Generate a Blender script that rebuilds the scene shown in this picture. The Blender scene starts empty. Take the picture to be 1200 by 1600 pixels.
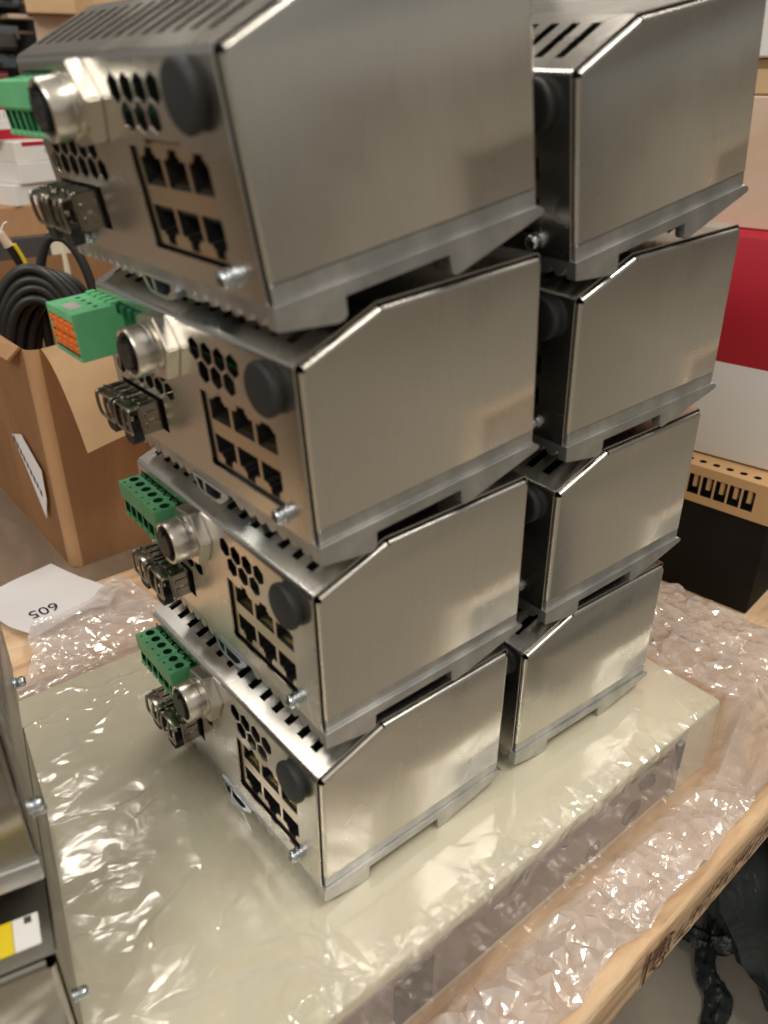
import bpy, bmesh, math, random
from mathutils import Vector, Matrix, noise
from mathutils.geometry import delaunay_2d_cdt
random.seed(7)
S = 0.001                       # everything below is written in millimetres
sc = bpy.context.scene
COL = sc.collection
PI = math.pi
# ------------------------------------------------------------------ camera
cam_d = bpy.data.cameras.new('camera')
cam = bpy.data.objects.new('camera', cam_d); COL.objects.link(cam); sc.camera = cam
CAMROT = [[0.636943, -0.369401, 0.676644], [0.770903, 0.301244, -0.561213], [0.003477, 0.879088, 0.476647]]
CAMPOS = [204.3, -133.7, 344.98]
m = Matrix([r + [0] for r in CAMROT] + [[0, 0, 0, 1]])
cam.matrix_world = Matrix.Translation(Vector(CAMPOS) * S) @ m
cam_d.sensor_fit = 'VERTICAL'; cam_d.sensor_height = 36; cam_d.sensor_width = 27
cam_d.lens = 27.9841
cam_d.clip_start = 0.01; cam_d.clip_end = 60
cam_d.dof.use_dof = True; cam_d.dof.focus_distance = 0.50; cam_d.dof.aperture_fstop = 8.5
# ------------------------------------------------------------------ world: the dim warm hall around the bench
w = bpy.data.worlds.new('World'); sc.world = w; w.use_nodes = True
nt = w.node_tree; nt.nodes.clear()
out = nt.nodes.new('ShaderNodeOutputWorld'); bg = nt.nodes.new('ShaderNodeBackground')
tc = nt.nodes.new('ShaderNodeTexCoord')
nz = nt.nodes.new('ShaderNodeTexNoise'); nz.inputs['Scale'].default_value = 2.3; nz.inputs['Detail'].default_value = 2.0
# the hall is darkest at its far end (dark racks, upper left) and opens up behind the photographer's right shoulder
dt = nt.nodes.new('ShaderNodeVectorMath'); dt.operation = 'DOT_PRODUCT'; dt.inputs[1].default_value = (0.55, -0.83, 0.12)
nt.links.new(tc.outputs['Generated'], dt.inputs[0])
def wm(op, a_, b_):
    q = nt.nodes.new('ShaderNodeMath'); q.operation = op
    for i, v in enumerate((a_, b_)):
        if isinstance(v, (int, float)): q.inputs[i].default_value = v
        else: nt.links.new(v, q.inputs[i])
    return q.outputs[0]
rp = nt.nodes.new('ShaderNodeValToRGB'); els = rp.color_ramp.elements
els[0].position = 0.08; els[0].color = (0.05, 0.04, 0.03, 1); els[1].position = 0.78; els[1].color = (0.52, 0.475, 0.41, 1)
for p_, c_ in ((0.32, (0.14, 0.108, 0.078, 1)), (0.46, (0.25, 0.255, 0.255, 1)), (0.58, (0.42, 0.39, 0.34, 1))): els.new(p_).color = c_
nt.links.new(tc.outputs['Generated'], nz.inputs['Vector'])
nt.links.new(wm('ADD', wm('MULTIPLY', wm('ADD', dt.outputs['Value'], 0.5), 0.5), wm('MULTIPLY', nz.outputs['Fac'], 0.5)), rp.inputs['Fac'])
nt.links.new(rp.outputs['Color'], bg.inputs['Color']); nt.links.new(bg.outputs[0], out.inputs[0])
bg.inputs['Strength'].default_value = 0.88
# ------------------------------------------------------------------ ceiling tubes of the hall, plus one added for glints
def tube_light(name, loc, size, power, col, target):
    l = bpy.data.lights.new(name, 'AREA'); l.shape = 'RECTANGLE'; l.size = size[0]; l.size_y = size[1]
    l.energy = power; l.color = col
    o = bpy.data.objects.new(name, l); COL.objects.link(o); o.location = loc
    o.rotation_euler = (Vector(target) - Vector(loc)).to_track_quat('-Z', 'Y').to_euler()
tube_light('ceiling_lamp', (0.9, 0.7, 2.3), (1.5, 0.16), 30, (1.0, 0.93, 0.82), (0, 0, 0))
tube_light('ceiling_lamp', (-0.7, 1.4, 2.4), (1.5, 0.16), 26, (1.0, 0.93, 0.84), (0, 0, 0))
tube_light('ceiling_lamp', (0.5, -1.6, 1.9), (1.5, 0.16), 30, (1.0, 0.95, 0.88), (0, 0, 0))
tube_light('ceiling_lamp', (-1.9, -0.3, 2.3), (1.5, 0.16), 14, (1.0, 0.93, 0.84), (0, 0, 0))  # unseen extra tube, added for more glints on the film
sc.view_settings.view_transform = 'Standard'; sc.view_settings.look = 'None'; sc.view_settings.exposure = 0.0
sc.cycles.max_bounces = 8; sc.cycles.transparent_max_bounces = 12
# ------------------------------------------------------------------ materials
def mat(name, base, rough=0.5, metal=0.0, spec=None):
    m = bpy.data.materials.new(name); m.use_nodes = True
    b = m.node_tree.nodes['Principled BSDF']
    b.inputs['Base Color'].default_value = (*base, 1); b.inputs['Roughness'].default_value = rough
    b.inputs['Metallic'].default_value = metal
    if spec is not None: b.inputs['Specular IOR Level'].default_value = spec
    return m
def nodes(m): return m.node_tree.nodes, m.node_tree.links, m.node_tree.nodes['Principled BSDF']
def coords(m, scale=(1, 1, 1), kind='Object'):
    n, l, b = nodes(m); t = n.new('ShaderNodeTexCoord'); mp = n.new('ShaderNodeMapping'); mp.inputs['Scale'].default_value = scale
    l.new(t.outputs[kind], mp.inputs['Vector']); return mp.outputs[0]
def tex(m, vec, scale, detail=4, rough=0.55, dist=0.0):
    n, l, b = nodes(m); t = n.new('ShaderNodeTexNoise'); t.inputs['Scale'].default_value = scale
    t.inputs['Detail'].default_value = detail; t.inputs['Roughness'].default_value = rough; t.inputs['Distortion'].default_value = dist
    l.new(vec, t.inputs['Vector']); return t.outputs['Fac']
def ramp(m, fac, stops):
    n, l, b = nodes(m); r = n.new('ShaderNodeValToRGB'); els = r.color_ramp.elements
    els[0].position, els[0].color = stops[0][0], (*stops[0][1], 1); els[1].position, els[1].color = stops[-1][0], (*stops[-1][1], 1)
    for p, c in stops[1:-1]: els.new(p).color = (*c, 1)
    l.new(fac, r.inputs['Fac']); return r.outputs['Color']
def g(v): return (v, v, v)
def bump(m, height, strength, dist, prev=None):
    n, l, b = nodes(m); bp = n.new('ShaderNodeBump'); bp.inputs['Strength'].default_value = strength; bp.inputs['Distance'].default_value = dist
    l.new(height, bp.inputs['Height'])
    if prev: l.new(prev, bp.inputs['Normal'])
    return bp.outputs['Normal']
def link(m, sock, name):
    n, l, b = nodes(m); l.new(sock, b.inputs[name])
M = {}
def steel(name, base, r0, r1):
    m = mat(name, base, 0.35, 1.0)
    n, l, b = nodes(m)
    blot = tex(m, coords(m), 22, 2, 0.5, 0.2)
    smear = tex(m, coords(m, (160, 160, 28)), 1.0, 5, 0.6, 0.5)
    mx = n.new('ShaderNodeMath'); mx.operation = 'MULTIPLY_ADD'; l.new(smear, mx.inputs[0]); mx.inputs[1].default_value = 0.02; l.new(blot, mx.inputs[2])
    link(m, ramp(m, mx.outputs[0], [(0.48, g(r0)), (0.72, g(r1))]), 'Roughness')
    c2 = tuple(x * 0.97 for x in base); c3 = tuple(min(1, x * 1.03) for x in base)
    link(m, ramp(m, tex(m, coords(m, (700, 700, 40)), 1.0, 4, 0.6), [(0.3, c2), (0.5, base), (0.7, c3)]), 'Base Color')
    fine = tex(m, coords(m, (1100, 1100, 50)), 1.0, 3, 0.6)
    cross = tex(m, coords(m, (1800, 120, 1800)), 1.0, 2, 0.5)
    scr = tex(m, coords(m, (260, 60, 900)), 1.0, 1, 0.4, 0.8)
    mr = n.new('ShaderNodeMapRange'); l.new(scr, mr.inputs[0])
    for i, v in enumerate((0.74, 0.80, 0.0, 1.0)): mr.inputs[i + 1].default_value = v
    nn = bump(m, tex(m, coords(m), 9, 1, 0.4), 0.40, 0.004)
    nn = bump(m, fine, 0.02, 0.0004, nn); nn = bump(m, cross, 0.05, 0.0004, nn)
    link(m, nn, 'Normal')
    return m
M['steel'] = steel('brushed_steel', (0.665, 0.645, 0.60), 0.27, 0.34)
M['oldsteel'] = steel('dull_steel', (0.28, 0.265, 0.235), 0.30, 0.45)
m = M['cast'] = mat('cast_aluminium', (0.50, 0.505, 0.50), 0.42, 0.95)
sp = tex(m, coords(m), 900, 2); bl = tex(m, coords(m), 60, 5)
link(m, ramp(m, bl, [(0.3, (0.42, 0.425, 0.425)), (0.7, (0.64, 0.64, 0.63))]), 'Base Color')
link(m, bump(m, sp, 0.25, 0.0003), 'Normal')
m = M['nickel'] = mat('nickel', (0.72, 0.68, 0.61), 0.3, 1.0)
link(m, bump(m, tex(m, coords(m), 120, 3), 0.15, 0.0006), 'Normal')
M['cage'] = mat('plated_steel_cage', (0.40, 0.365, 0.31), 0.22, 1.0)
m = M['zinc'] = mat('zinc_screw', (0.62, 0.68, 0.74), 0.22, 1.0)
link(m, bump(m, tex(m, coords(m), 400, 2), 0.3, 0.0005), 'Normal')
M['tin'] = mat('tin_shield', (0.66, 0.57, 0.45), 0.28, 1.0)
M['gold'] = mat('gold_contact', (0.80, 0.58, 0.22), 0.25, 1.0)
M['black'] = mat('black_plastic', (0.012, 0.012, 0.012), 0.45)
M['rubber'] = mat('dark_rubber', (0.020, 0.021, 0.022), 0.62)
link(M['rubber'], bump(M['rubber'], tex(M['rubber'], coords(M['rubber']), 500, 3), 0.2, 0.0003), 'Normal')
m = M['green'] = mat('green_plastic', (0.13, 0.46, 0.20), 0.42)
m.node_tree.nodes['Principled BSDF'].inputs['Subsurface Weight'].default_value = 0.0
link(m, ramp(m, tex(m, coords(m), 90, 4), [(0.3, (0.13, 0.50, 0.225)), (0.7, (0.17, 0.57, 0.27))]), 'Base Color')
M['dgreen'] = mat('dark_green_plastic', (0.012, 0.11, 0.04), 0.45)
M['orange'] = mat('orange_plastic', (0.85, 0.19, 0.02), 0.4)
M['pcb'] = mat('circuit_green', (0.006, 0.08, 0.035), 0.4)
m = M['cream'] = mat('cream_enamel', (0.66, 0.62, 0.46), 0.4)
link(m, ramp(m, tex(m, coords(m), 14, 4), [(0.3, (0.70, 0.665, 0.51)), (0.7, (0.76, 0.725, 0.565))]), 'Base Color')
M['stripe'] = mat('mauve_grey_fascia', (0.20, 0.17, 0.165), 0.45)
M['icon'] = mat('dark_blue_print', (0.010, 0.013, 0.02), 0.6, 0, 0.2)
def board_like(name, cols, sc3, rough=0.8, bstr=0.4, lo_=0.28):
    m = mat(name, cols[1], rough)
    a = tex(m, coords(m, sc3), 1.0, 8, 0.65, 0.8)
    link(m, ramp(m, a, [(lo_, cols[0]), (0.5, cols[1]), (1 - lo_, cols[2])]), 'Base Color')
    link(m, bump(m, tex(m, coords(m, tuple(x * 2.5 for x in sc3)), 1.0, 6, 0.7), bstr, 0.002), 'Normal')
    return m
M['wood'] = board_like('raw_wood', [(0.36, 0.22, 0.12), (0.62, 0.42, 0.25), (0.74, 0.54, 0.35)], (40, 7, 40), 0.75, 0.5, 0.34)
M['woodrough'] = board_like('splintered_wood', [(0.36, 0.21, 0.11), (0.62, 0.43, 0.26), (0.78, 0.60, 0.40)], (60, 9, 170), 0.85, 0.8, 0.30)
M['wooddark'] = board_like('worn_bench_wood', [(0.13, 0.085, 0.055), (0.20, 0.14, 0.095), (0.28, 0.20, 0.14)], (5, 14, 5), 0.7, 0.3)
M['card'] = board_like('brown_cardboard', [(0.32, 0.175, 0.085), (0.43, 0.245, 0.12), (0.51, 0.31, 0.16)], (9, 9, 3), 0.8, 0.12)
M['cardin'] = board_like('pale_cardboard', [(0.50, 0.33, 0.17), (0.62, 0.43, 0.245), (0.68, 0.48, 0.28)], (8, 8, 8), 0.8, 0.1)
M['cardpale'] = board_like('tan_cardboard', [(0.50, 0.36, 0.25), (0.60, 0.46, 0.34), (0.66, 0.52, 0.40)], (8, 8, 8), 0.85, 0.1)
M['paper'] = mat('white_paper', (0.72, 0.70, 0.70), 0.85)
M['white'] = mat('white_carton', (0.74, 0.73, 0.71), 0.7)
M['greyside'] = mat('grey_carton', (0.50, 0.46, 0.42), 0.75)
M['red'] = mat('crimson_print', (0.42, 0.004, 0.022), 0.6)
M['ink'] = mat('navy_ink', (0.02, 0.014, 0.07), 0.7)
M['brownink'] = mat('burnt_brown_ink', (0.09, 0.035, 0.02), 0.9)
M['purple'] = mat('violet_card', (0.045, 0.032, 0.11), 0.7)
M['maroon'] = mat('maroon_card', (0.16, 0.02, 0.03), 0.7)
M['yellow'] = mat('yellow_label', (0.72, 0.55, 0.02), 0.5)
M['ochre'] = mat('ochre_plastic', (0.55, 0.34, 0.16), 0.5)
M['blackcase'] = mat('black_case', (0.005, 0.004, 0.003), 0.7, 0, 0.2)
link(M['blackcase'], ramp(M['blackcase'], tex(M['blackcase'], coords(M['blackcase']), 25, 5), [(0.3, (0.004, 0.0035, 0.0025)), (0.8, (0.011, 0.008, 0.006))]), 'Base Color')
M['cable'] = mat('grey_cable_jacket', (0.022, 0.023, 0.023), 0.42)
M['darkgrey'] = mat('dark_grey_case', (0.06, 0.055, 0.055), 0.5)
M['dim'] = mat('dim_clutter', (0.03, 0.032, 0.03), 0.7)
M['bluish'] = mat('bluish_clutter', (0.12, 0.15, 0.18), 0.6)
m = M['floor'] = mat('concrete', (0.24, 0.215, 0.17), 0.8)
link(m, ramp(m, tex(m, coords(m), 12, 8, 0.7), [(0.3, (0.19, 0.17, 0.135)), (0.7, (0.27, 0.24, 0.195))]), 'Base Color')
m = M['bag'] = mat('black_bin_liner', (0.05, 0.06, 0.058), 0.26)
link(m, bump(m, tex(m, coords(m, (14, 14, 14)), 1.0, 6, 0.6, 1.5), 0.6, 0.01), 'Normal')
# clear film: mostly see-through, slightly milky, sharp glints on its creases
m = M['film'] = bpy.data.materials.new('clear_film'); m.use_nodes = True
n = m.node_tree.nodes; l = m.node_tree.links; n.clear()
o_ = n.new('ShaderNodeOutputMaterial'); tr = n.new('ShaderNodeBsdfTransparent'); gl = n.new('ShaderNodeBsdfGlossy'); df = n.new('ShaderNodeBsdfDiffuse')
gl.inputs['Roughness'].default_value = 0.12; gl.inputs['Color'].default_value = (1, 0.97, 0.95, 1)
df.inputs['Color'].default_value = (0.80, 0.75, 0.73, 1); tr.inputs['Color'].default_value = (0.97, 0.965, 0.955, 1)
fr = n.new('ShaderNodeFresnel'); fr.inputs['IOR'].default_value = 1.65
mx1 = n.new('ShaderNodeMixShader'); mx2 = n.new('ShaderNodeMixShader')
def attr(nm):
    a_ = n.new('ShaderNodeAttribute'); a_.attribute_name = nm; return a_.outputs['Fac']
def mth(op, a_, b_=None, c_=None):
    q = n.new('ShaderNodeMath'); q.operation = op
    for i, v in enumerate((a_, b_, c_)):
        if v is None: continue
        if isinstance(v, (int, float)): q.inputs[i].default_value = v
        else: l.new(v, q.inputs[i])
    return q.outputs[0]
def mapr(v, a_, b_, c_, d_):
    q = n.new('ShaderNodeMapRange'); l.new(v, q.inputs[0])
    for i, x in enumerate((a_, b_, c_, d_)): q.inputs[i + 1].default_value = x
    return q.outputs[0]
t = n.new('ShaderNodeTexCoord')
def warped(scale, amt):
    wp = n.new('ShaderNodeTexNoise'); wp.inputs['Scale'].default_value = scale; wp.inputs['Detail'].default_value = 4
    mv = n.new('ShaderNodeMixRGB'); mv.inputs['Fac'].default_value = amt; l.new(t.outputs['Object'], wp.inputs['Vector'])
    l.new(t.outputs['Object'], mv.inputs[1]); l.new(wp.outputs['Color'], mv.inputs[2]); return mv.outputs[0]
def voro(vec, scale, stretch=(1, 1, 1)):
    mp = n.new('ShaderNodeMapping'); mp.inputs['Scale'].default_value = stretch; l.new(vec, mp.inputs['Vector'])
    v_ = n.new('ShaderNodeTexVoronoi'); v_.feature = 'DISTANCE_TO_EDGE'; v_.inputs['Scale'].default_value = scale; l.new(mp.outputs[0], v_.inputs['Vector']); return v_.outputs['Distance']
def nse(scale, det=3):
    q = n.new('ShaderNodeTexNoise'); q.inputs['Scale'].default_value = scale; q.inputs['Detail'].default_value = det; l.new(t.outputs['Object'], q.inputs['Vector']); return q.outputs['Fac']
# facets of the crumpled zones (heights in metres)
wv = warped(16, 0.05)
fac1 = mth('MULTIPLY', voro(wv, 30, (1, .7, 1)), 0.038); fac2 = mth('MULTIPLY', voro(wv, 100, (1, .5, 1)), 0.0065)
crump = mth('MULTIPLY', mth('ADD', fac1, fac2), attr('crumple'))
# single sharp fold lines on the taut zones
wl = warped(7, 0.09)
ridge = mth('MULTIPLY', mapr(voro(wl, 12, (1, .6, 1)), 0.0, 0.026, 1.0, 0.0), mapr(nse(11), 0.46, 0.56, 0.0, 1.0))
rb = mth('MULTIPLY', mapr(voro(warped(11, 0.06), 27, (1, .6, 1)), 0.0, 0.024, 1.0, 0.0), mapr(nse(17), 0.50, 0.58, 0.0, 0.8))
ridge = mth('MULTIPLY', mth('MAXIMUM', ridge, rb), attr('fold'))
rid2 = mth('MULTIPLY', mapr(voro(warped(30, 0.05), 48, (1, .42, 1)), 0.0, 0.10, 1.0, 0.0), mapr(nse(26), 0.46, 0.62, 0.0, 1.0))
rid2 = mth('MULTIPLY', rid2, 0.0)
soft = mth('MULTIPLY', nse(7, 1), 0.0015)
hgt = mth('ADD', mth('ADD', mth('MULTIPLY', crump, 0.35), mth('MULTIPLY', mth('ADD', ridge, rid2), 0.0007)), mth('MULTIPLY', soft, attr('fold')))
b1 = n.new('ShaderNodeBump'); b1.inputs['Strength'].default_value = 1.0; b1.inputs['Distance'].default_value = 1.0
l.new(hgt, b1.inputs['Height'])
l.new(b1.outputs[0], gl.inputs['Normal']); l.new(b1.outputs[0], fr.inputs['Normal'])
frc = mth('MINIMUM', mth('MULTIPLY', fr.outputs[0], mth('ADD', 1.5, mth('MULTIPLY', attr('crumple'), 1.8))), 0.32)
hz = mth('ADD', attr('haze'), mth('MULTIPLY', mth('ADD', ridge, rid2), 0.20)); l.new(hz, mx1.inputs[0])  # folds milky where film doubles, and whitened to stand in for glints
l.new(tr.outputs[0], mx1.inputs[1]); l.new(df.outputs[0], mx1.inputs[2])
l.new(frc, mx2.inputs[0]); l.new(mx1.outputs[0], mx2.inputs[1]); l.new(gl.outputs[0], mx2.inputs[2]); l.new(mx2.outputs[0], o_.inputs[0])
# ------------------------------------------------------------------ object helpers
def link_mesh(name, bm, mats, parent=None, smooth=None, loc=None, data_only=False):
    me = bpy.data.meshes.new(name)
    bmesh.ops.recalc_face_normals(bm, faces=bm.faces) if smooth != 'keep' else None
    bm.to_mesh(me); bm.free()
    me.transform(Matrix.Scale(S, 4))
    for x in (mats if isinstance(mats, (list, tuple)) else [mats]): me.materials.append(M[x] if isinstance(x, str) else x)
    if smooth:
        me.polygons.foreach_set('use_smooth', [True] * len(me.polygons))
        me.set_sharp_from_angle(angle=math.radians(32 if smooth is True or smooth == 'keep' else smooth))
    if data_only: return me
    return put(name, me, parent, loc)
def put(name, me, parent=None, loc=None):
    o = bpy.data.objects.new(name, me); COL.objects.link(o)
    if parent: o.parent = parent
    if loc: o.location = Vector(loc) * S
    return o
def tag(o, label=None, cat=None, group=None, kind=None):
    if label: o['label'] = label
    if cat: o['category'] = cat
    if group: o['group'] = group
    if kind: o['kind'] = kind
    return o
def empty(name, loc=(0, 0, 0), rz=0):
    o = bpy.data.objects.new(name, None); COL.objects.link(o); o.location = Vector(loc) * S; o.rotation_euler = (0, 0, rz)
    o.empty_display_size = 0.01
    return o
def box(bm, lo, hi, mi=0, bev=0.0, segs=2):
    r = bmesh.ops.create_cube(bm, size=1.0)
    vs = r['verts']
    for v in vs:
        v.co = Vector([(lo[i] + hi[i]) / 2 + v.co[i] * (hi[i] - lo[i]) for i in range(3)])
    fs = {f for v in vs for f in v.link_faces}
    for f in fs: f.material_index = mi
    if bev:
        es = {e for f in fs for e in f.edges}
        rr = bmesh.ops.bevel(bm, geom=list(es), offset=bev, segments=segs, profile=0.5, affect='EDGES')
        for f in rr['faces']: f.material_index = mi
def cyl(bm, c, axis, r, h, n=24, mi=0, r2=None, a0=0.0):
    """closed cylinder from c along unit axis"""
    ax = Vector(axis).normalized(); u = ax.orthogonal().normalized(); v = ax.cross(u); r2 = r if r2 is None else r2
    A = [bm.verts.new(Vector(c) + (u * math.cos(a0 + 2 * PI * i / n) + v * math.sin(a0 + 2 * PI * i / n)) * r) for i in range(n)]
    B = [bm.verts.new(Vector(c) + ax * h + (u * math.cos(a0 + 2 * PI * i / n) + v * math.sin(a0 + 2 * PI * i / n)) * r2) for i in range(n)]
    fs = [bm.faces.new(A[::-1]), bm.faces.new(B)] + [bm.faces.new((A[i], A[(i + 1) % n], B[(i + 1) % n], B[i])) for i in range(n)]
    for f in fs: f.material_index = mi
def lathe(bm, c, axis, prof, n=32, mi=0):
    """prof: (radius, distance along the axis)"""
    ax = Vector(axis).normalized(); u = ax.orthogonal().normalized(); v = ax.cross(u); rings = []
    for r, d in prof:
        if r < 1e-6: rings.append([bm.verts.new(Vector(c) + ax * d)])
        else: rings.append([bm.verts.new(Vector(c) + ax * d + (u * math.cos(2 * PI * i / n) + v * math.sin(2 * PI * i / n)) * r) for i in range(n)])
    for a, b in zip(rings, rings[1:]):
        for i in range(n):
            j = (i + 1) % n
            if len(a) == 1 and len(b) == 1: continue
            if len(a) == 1: f = bm.faces.new((a[0], b[j], b[i]))
            elif len(b) == 1: f = bm.faces.new((a[i], a[j], b[0]))
            else: f = bm.faces.new((a[i], a[j], b[j], b[i]))
            f.material_index = mi
def tube(bm, pts, r, n=10, mi=0, caps=True):
    pts = [Vector(p) for p in pts]; rings = []; up = None
    for i, p in enumerate(pts):
        d = (pts[min(i + 1, len(pts) - 1)] - pts[max(i - 1, 0)]).normalized()
        if up is None: up = d.orthogonal().normalized()
        up = (up - d * up.dot(d)).normalized(); s = d.cross(up)
        rr = r(i / (len(pts) - 1)) if callable(r) else r
        rings.append([bm.verts.new(p + (up * math.cos(2 * PI * k / n) + s * math.sin(2 * PI * k / n)) * rr) for k in range(n)])
    for a, b in zip(rings, rings[1:]):
        for k in range(n):
            f = bm.faces.new((a[k], a[(k + 1) % n], b[(k + 1) % n], b[k])); f.material_index = mi
    if caps:
        for f in (bm.faces.new(rings[0][::-1]), bm.faces.new(rings[-1])): f.material_index = mi
def spline(P, n=8):
    P = [Vector(p) for p in P]; Q = [P[0] * 2 - P[1]] + P + [P[-1] * 2 - P[-2]]; out = []
    for i in range(1, len(Q) - 2):
        a, b, c, d = Q[i - 1:i + 3]
        for k in range(n):
            t = k / n
            out.append(0.5 * ((2 * b) + (c - a) * t + (2 * a - 5 * b + 4 * c - d) * t * t + (3 * b - a - 3 * c + d) * t ** 3))
    return out + [P[-1]]
def inside(p, poly):
    x, y = p; c = False; j = len(poly) - 1
    for i in range(len(poly)):
        if (poly[i][1] > y) != (poly[j][1] > y) and x < (poly[j][0] - poly[i][0]) * (y - poly[i][1]) / (poly[j][1] - poly[i][1]) + poly[i][0]: c = not c
        j = i
    return c
def tri2d(outer, holes=(), lines=()):
    vs = []; es = []
    for L in [outer] + list(holes):
        b = len(vs); vs += [Vector(p) for p in L]; es += [(b + i, b + (i + 1) % len(L)) for i in range(len(L))]
    for a, b_ in lines:
        b = len(vs); vs += [Vector(a), Vector(b_)]; es.append((b, b + 1))
    V, E_, F, *_ = delaunay_2d_cdt(vs, es, [], 0, 1e-4)
    keep = []
    for f in F:
        c = sum((V[i] for i in f), Vector((0, 0))) / len(f)
        if inside(c, outer) and not any(inside(c, h) for h in holes): keep.append(f)
    return V, keep
def plate(bm, outer, holes, fmap, thick, lines=(), mi=0):
    """sheet with real holes; fmap(p) -> (point, normal); thickness goes against the normal"""
    V, F = tri2d(outer, holes, lines)
    used = sorted({i for f in F for i in f}); A = {}; B = {}
    for i in used:
        p, nn = fmap(V[i]); A[i] = bm.verts.new(p); B[i] = bm.verts.new(Vector(p) - Vector(nn) * thick)
    cnt = {}
    for f in F:
        for k in range(3):
            e = (f[k], f[(k + 1) % 3]); cnt[frozenset(e)] = cnt.get(frozenset(e), []) + [e]
        a = bm.faces.new([A[i] for i in f]); b = bm.faces.new([B[i] for i in reversed(f)])
        a.material_index = b.material_index = mi
    for es in cnt.values():
        if len(es) == 1:
            i, j = es[0]; q = bm.faces.new((A[j], A[i], B[i], B[j])); q.material_index = mi
def prism(bm, poly, fmap, d, mi=0, holes=()):
    plate(bm, poly, holes, fmap, d, mi=mi)
def rect(x0, z0, x1, z1): return [(x0, z0), (x1, z0), (x1, z1), (x0, z1)]
def circ(cx, cz, r, n=16, a0=0.0): return [(cx + r * math.cos(a0 + 2 * PI * i / n), cz + r * math.sin(a0 + 2 * PI * i / n)) for i in range(n)]
def pocket_face(bm, outer, pockets, O, U, V_, N, depth, mi=0, mp=1, mb=None):
    """flat face with blind pockets sunk against N"""
    O, U, V_, N = map(Vector, (O, U, V_, N)); T, F = tri2d(outer, pockets)
    vs = {}
    def vv(i):
        if i not in vs: vs[i] = bm.verts.new(O + U * T[i][0] + V_ * T[i][1])
        return vs[i]
    for f in F: bm.faces.new([vv(i) for i in f]).material_index = mi
    for h in pockets:
        a = [bm.verts.new(O + U * p[0] + V_ * p[1]) for p in h]; b = [bm.verts.new(v.co - N * depth) for v in a]
        for i in range(len(h)):
            j = (i + 1) % len(h); bm.faces.new((a[i], a[j], b[j], b[i])).material_index = mp
        bm.faces.new(b).material_index = mp if mb is None else mb
def copy_tree(o, parent=None):
    c = o.copy(); COL.objects.link(c); c.parent = parent
    for ch in list(o.children): copy_tree(ch, c)
    return c
# ------------------------------------------------------------------ setting: floor, board
bm = bmesh.new(); box(bm, (-9000, -9000, -330), (9000, 9000, -300)); tag(link_mesh('floor', bm, 'floor'), kind='structure')
# ------------------------------------------------------------------ the network unit
W, DD = 163.0, 117.9
ZF, ZT, YB = 81.2, 93.9, 35.8
def cover_profile():
    """rounded outline of the cover (y,z), front bottom -> over the top -> rear bottom, with outward normals"""
    P = [(0, 12.0), (0, ZF), (YB, ZT), (DD + 1.0, ZT), (DD + 1.0, 12.0)]; r = [0, 3.0, 6.0, 2.2, 0]; pts = []
    for i, p in enumerate(P):
        p = Vector(p)
        if i in (0, len(P) - 1):
            d = (Vector(P[1]) - p).normalized() if i == 0 else (p - Vector(P[-2])).normalized()
            pts.append((p, Vector((-d.y, d.x)))); continue
        a = (Vector(P[i - 1]) - p).normalized(); b = (Vector(P[i + 1]) - p).normalized()
        ang = math.acos(max(-1, min(1, a.dot(b)))); t = r[i] / math.tan(ang / 2)
        c = p + (a + b).normalized() * r[i] / math.sin(ang / 2)
        s = p + a * t; e = p + b * t; n0 = (s - c).normalized(); n1 = (e - c).normalized()
        tot = math.atan2(n0.x * n1.y - n0.y * n1.x, n0.dot(n1)); N = 7 if i != 2 else 4
        for k in range(N + 1):
            th = tot * k / N; nn = Vector((n0.x * math.cos(th) - n0.y * math.sin(th), n0.x * math.sin(th) + n0.y * math.cos(th)))
            pts.append((c + nn * r[i], nn))
    s = 0; out = []
    for i, (p, nn) in enumerate(pts):
        if i: s += (p - pts[i - 1][0]).length
        out.append((s, p, nn))
    return out
CP = cover_profile()
def cover_map(p):
    u, s = p
    for i in range(len(CP) - 1):
        if s <= CP[i + 1][0] + 1e-6 or i == len(CP) - 2:
            a, b = CP[i], CP[i + 1]; t = (s - a[0]) / max(1e-9, b[0] - a[0]); q = a[1].lerp(b[1], t); nn = a[2].lerp(b[2], t).normalized()
            return (u, q.x, q.y), (0, nn.x, nn.y)
SLOPE0 = CP[8][0]; COSL = math.cos(math.atan2(ZT - ZF, YB))
def s_front(z): return z - 12.0
def s_slope(y): return SLOPE0 + (y - CP[8][1].x) / COSL
def hexa(cx, cz, rx, rz): return [(cx + rx * math.sin(PI / 3 * i), s_front(cz) + rz * math.cos(PI / 3 * i)) for i in range(6)]
holes = []
for k in range(4): holes.append(hexa(-42.6 - 9.6 * k, 70.9, 4.85, 4.85))
for k in range(3): holes.append(hexa(-47.2 - 9.6 * k, 62.6, 4.85, 4.85))
for k in range(5): holes.append(hexa(-108.1 - 9.75 * k, 50.9, 4.6, 4.2))
for k in range(6): holes.append(hexa(-103.3 - 9.75 * k, 43.8, 4.6, 4.2))
HOLES_FRONT = list(holes)
holes.append([(x, s_front(z)) for x, z in [(-73.6, 20.2), (-18.6, 20.2), (-18.6, 54), (-33.4, 54), (-33.4, 56.6), (-60.1, 56.6), (-60.1, 54), (-73.6, 54)]])
holes.append([(x, s_front(z)) for x, z in rect(-154.5, 21.2, -111.8, 37.4)])
holes.append([(x, s_front(z)) for x, z in rect(-157.6, 55.0, -112.6, 76.6)])
for k in range(14): holes.append([(x, s) for x, s in rect(-15.4 - 10.68 * k - 2.3, s_slope(8.2), -15.4 - 10.68 * k + 2.3, s_slope(30.2))])
bm = bmesh.new()
lines = [((-W + 2.2, c[0]), (-2.2, c[0])) for c in CP[1:-1]]
plate(bm, rect(-W + 2.2, 0, -2.2, CP[-1][0]), holes, cover_map, 0.6, lines)
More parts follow.
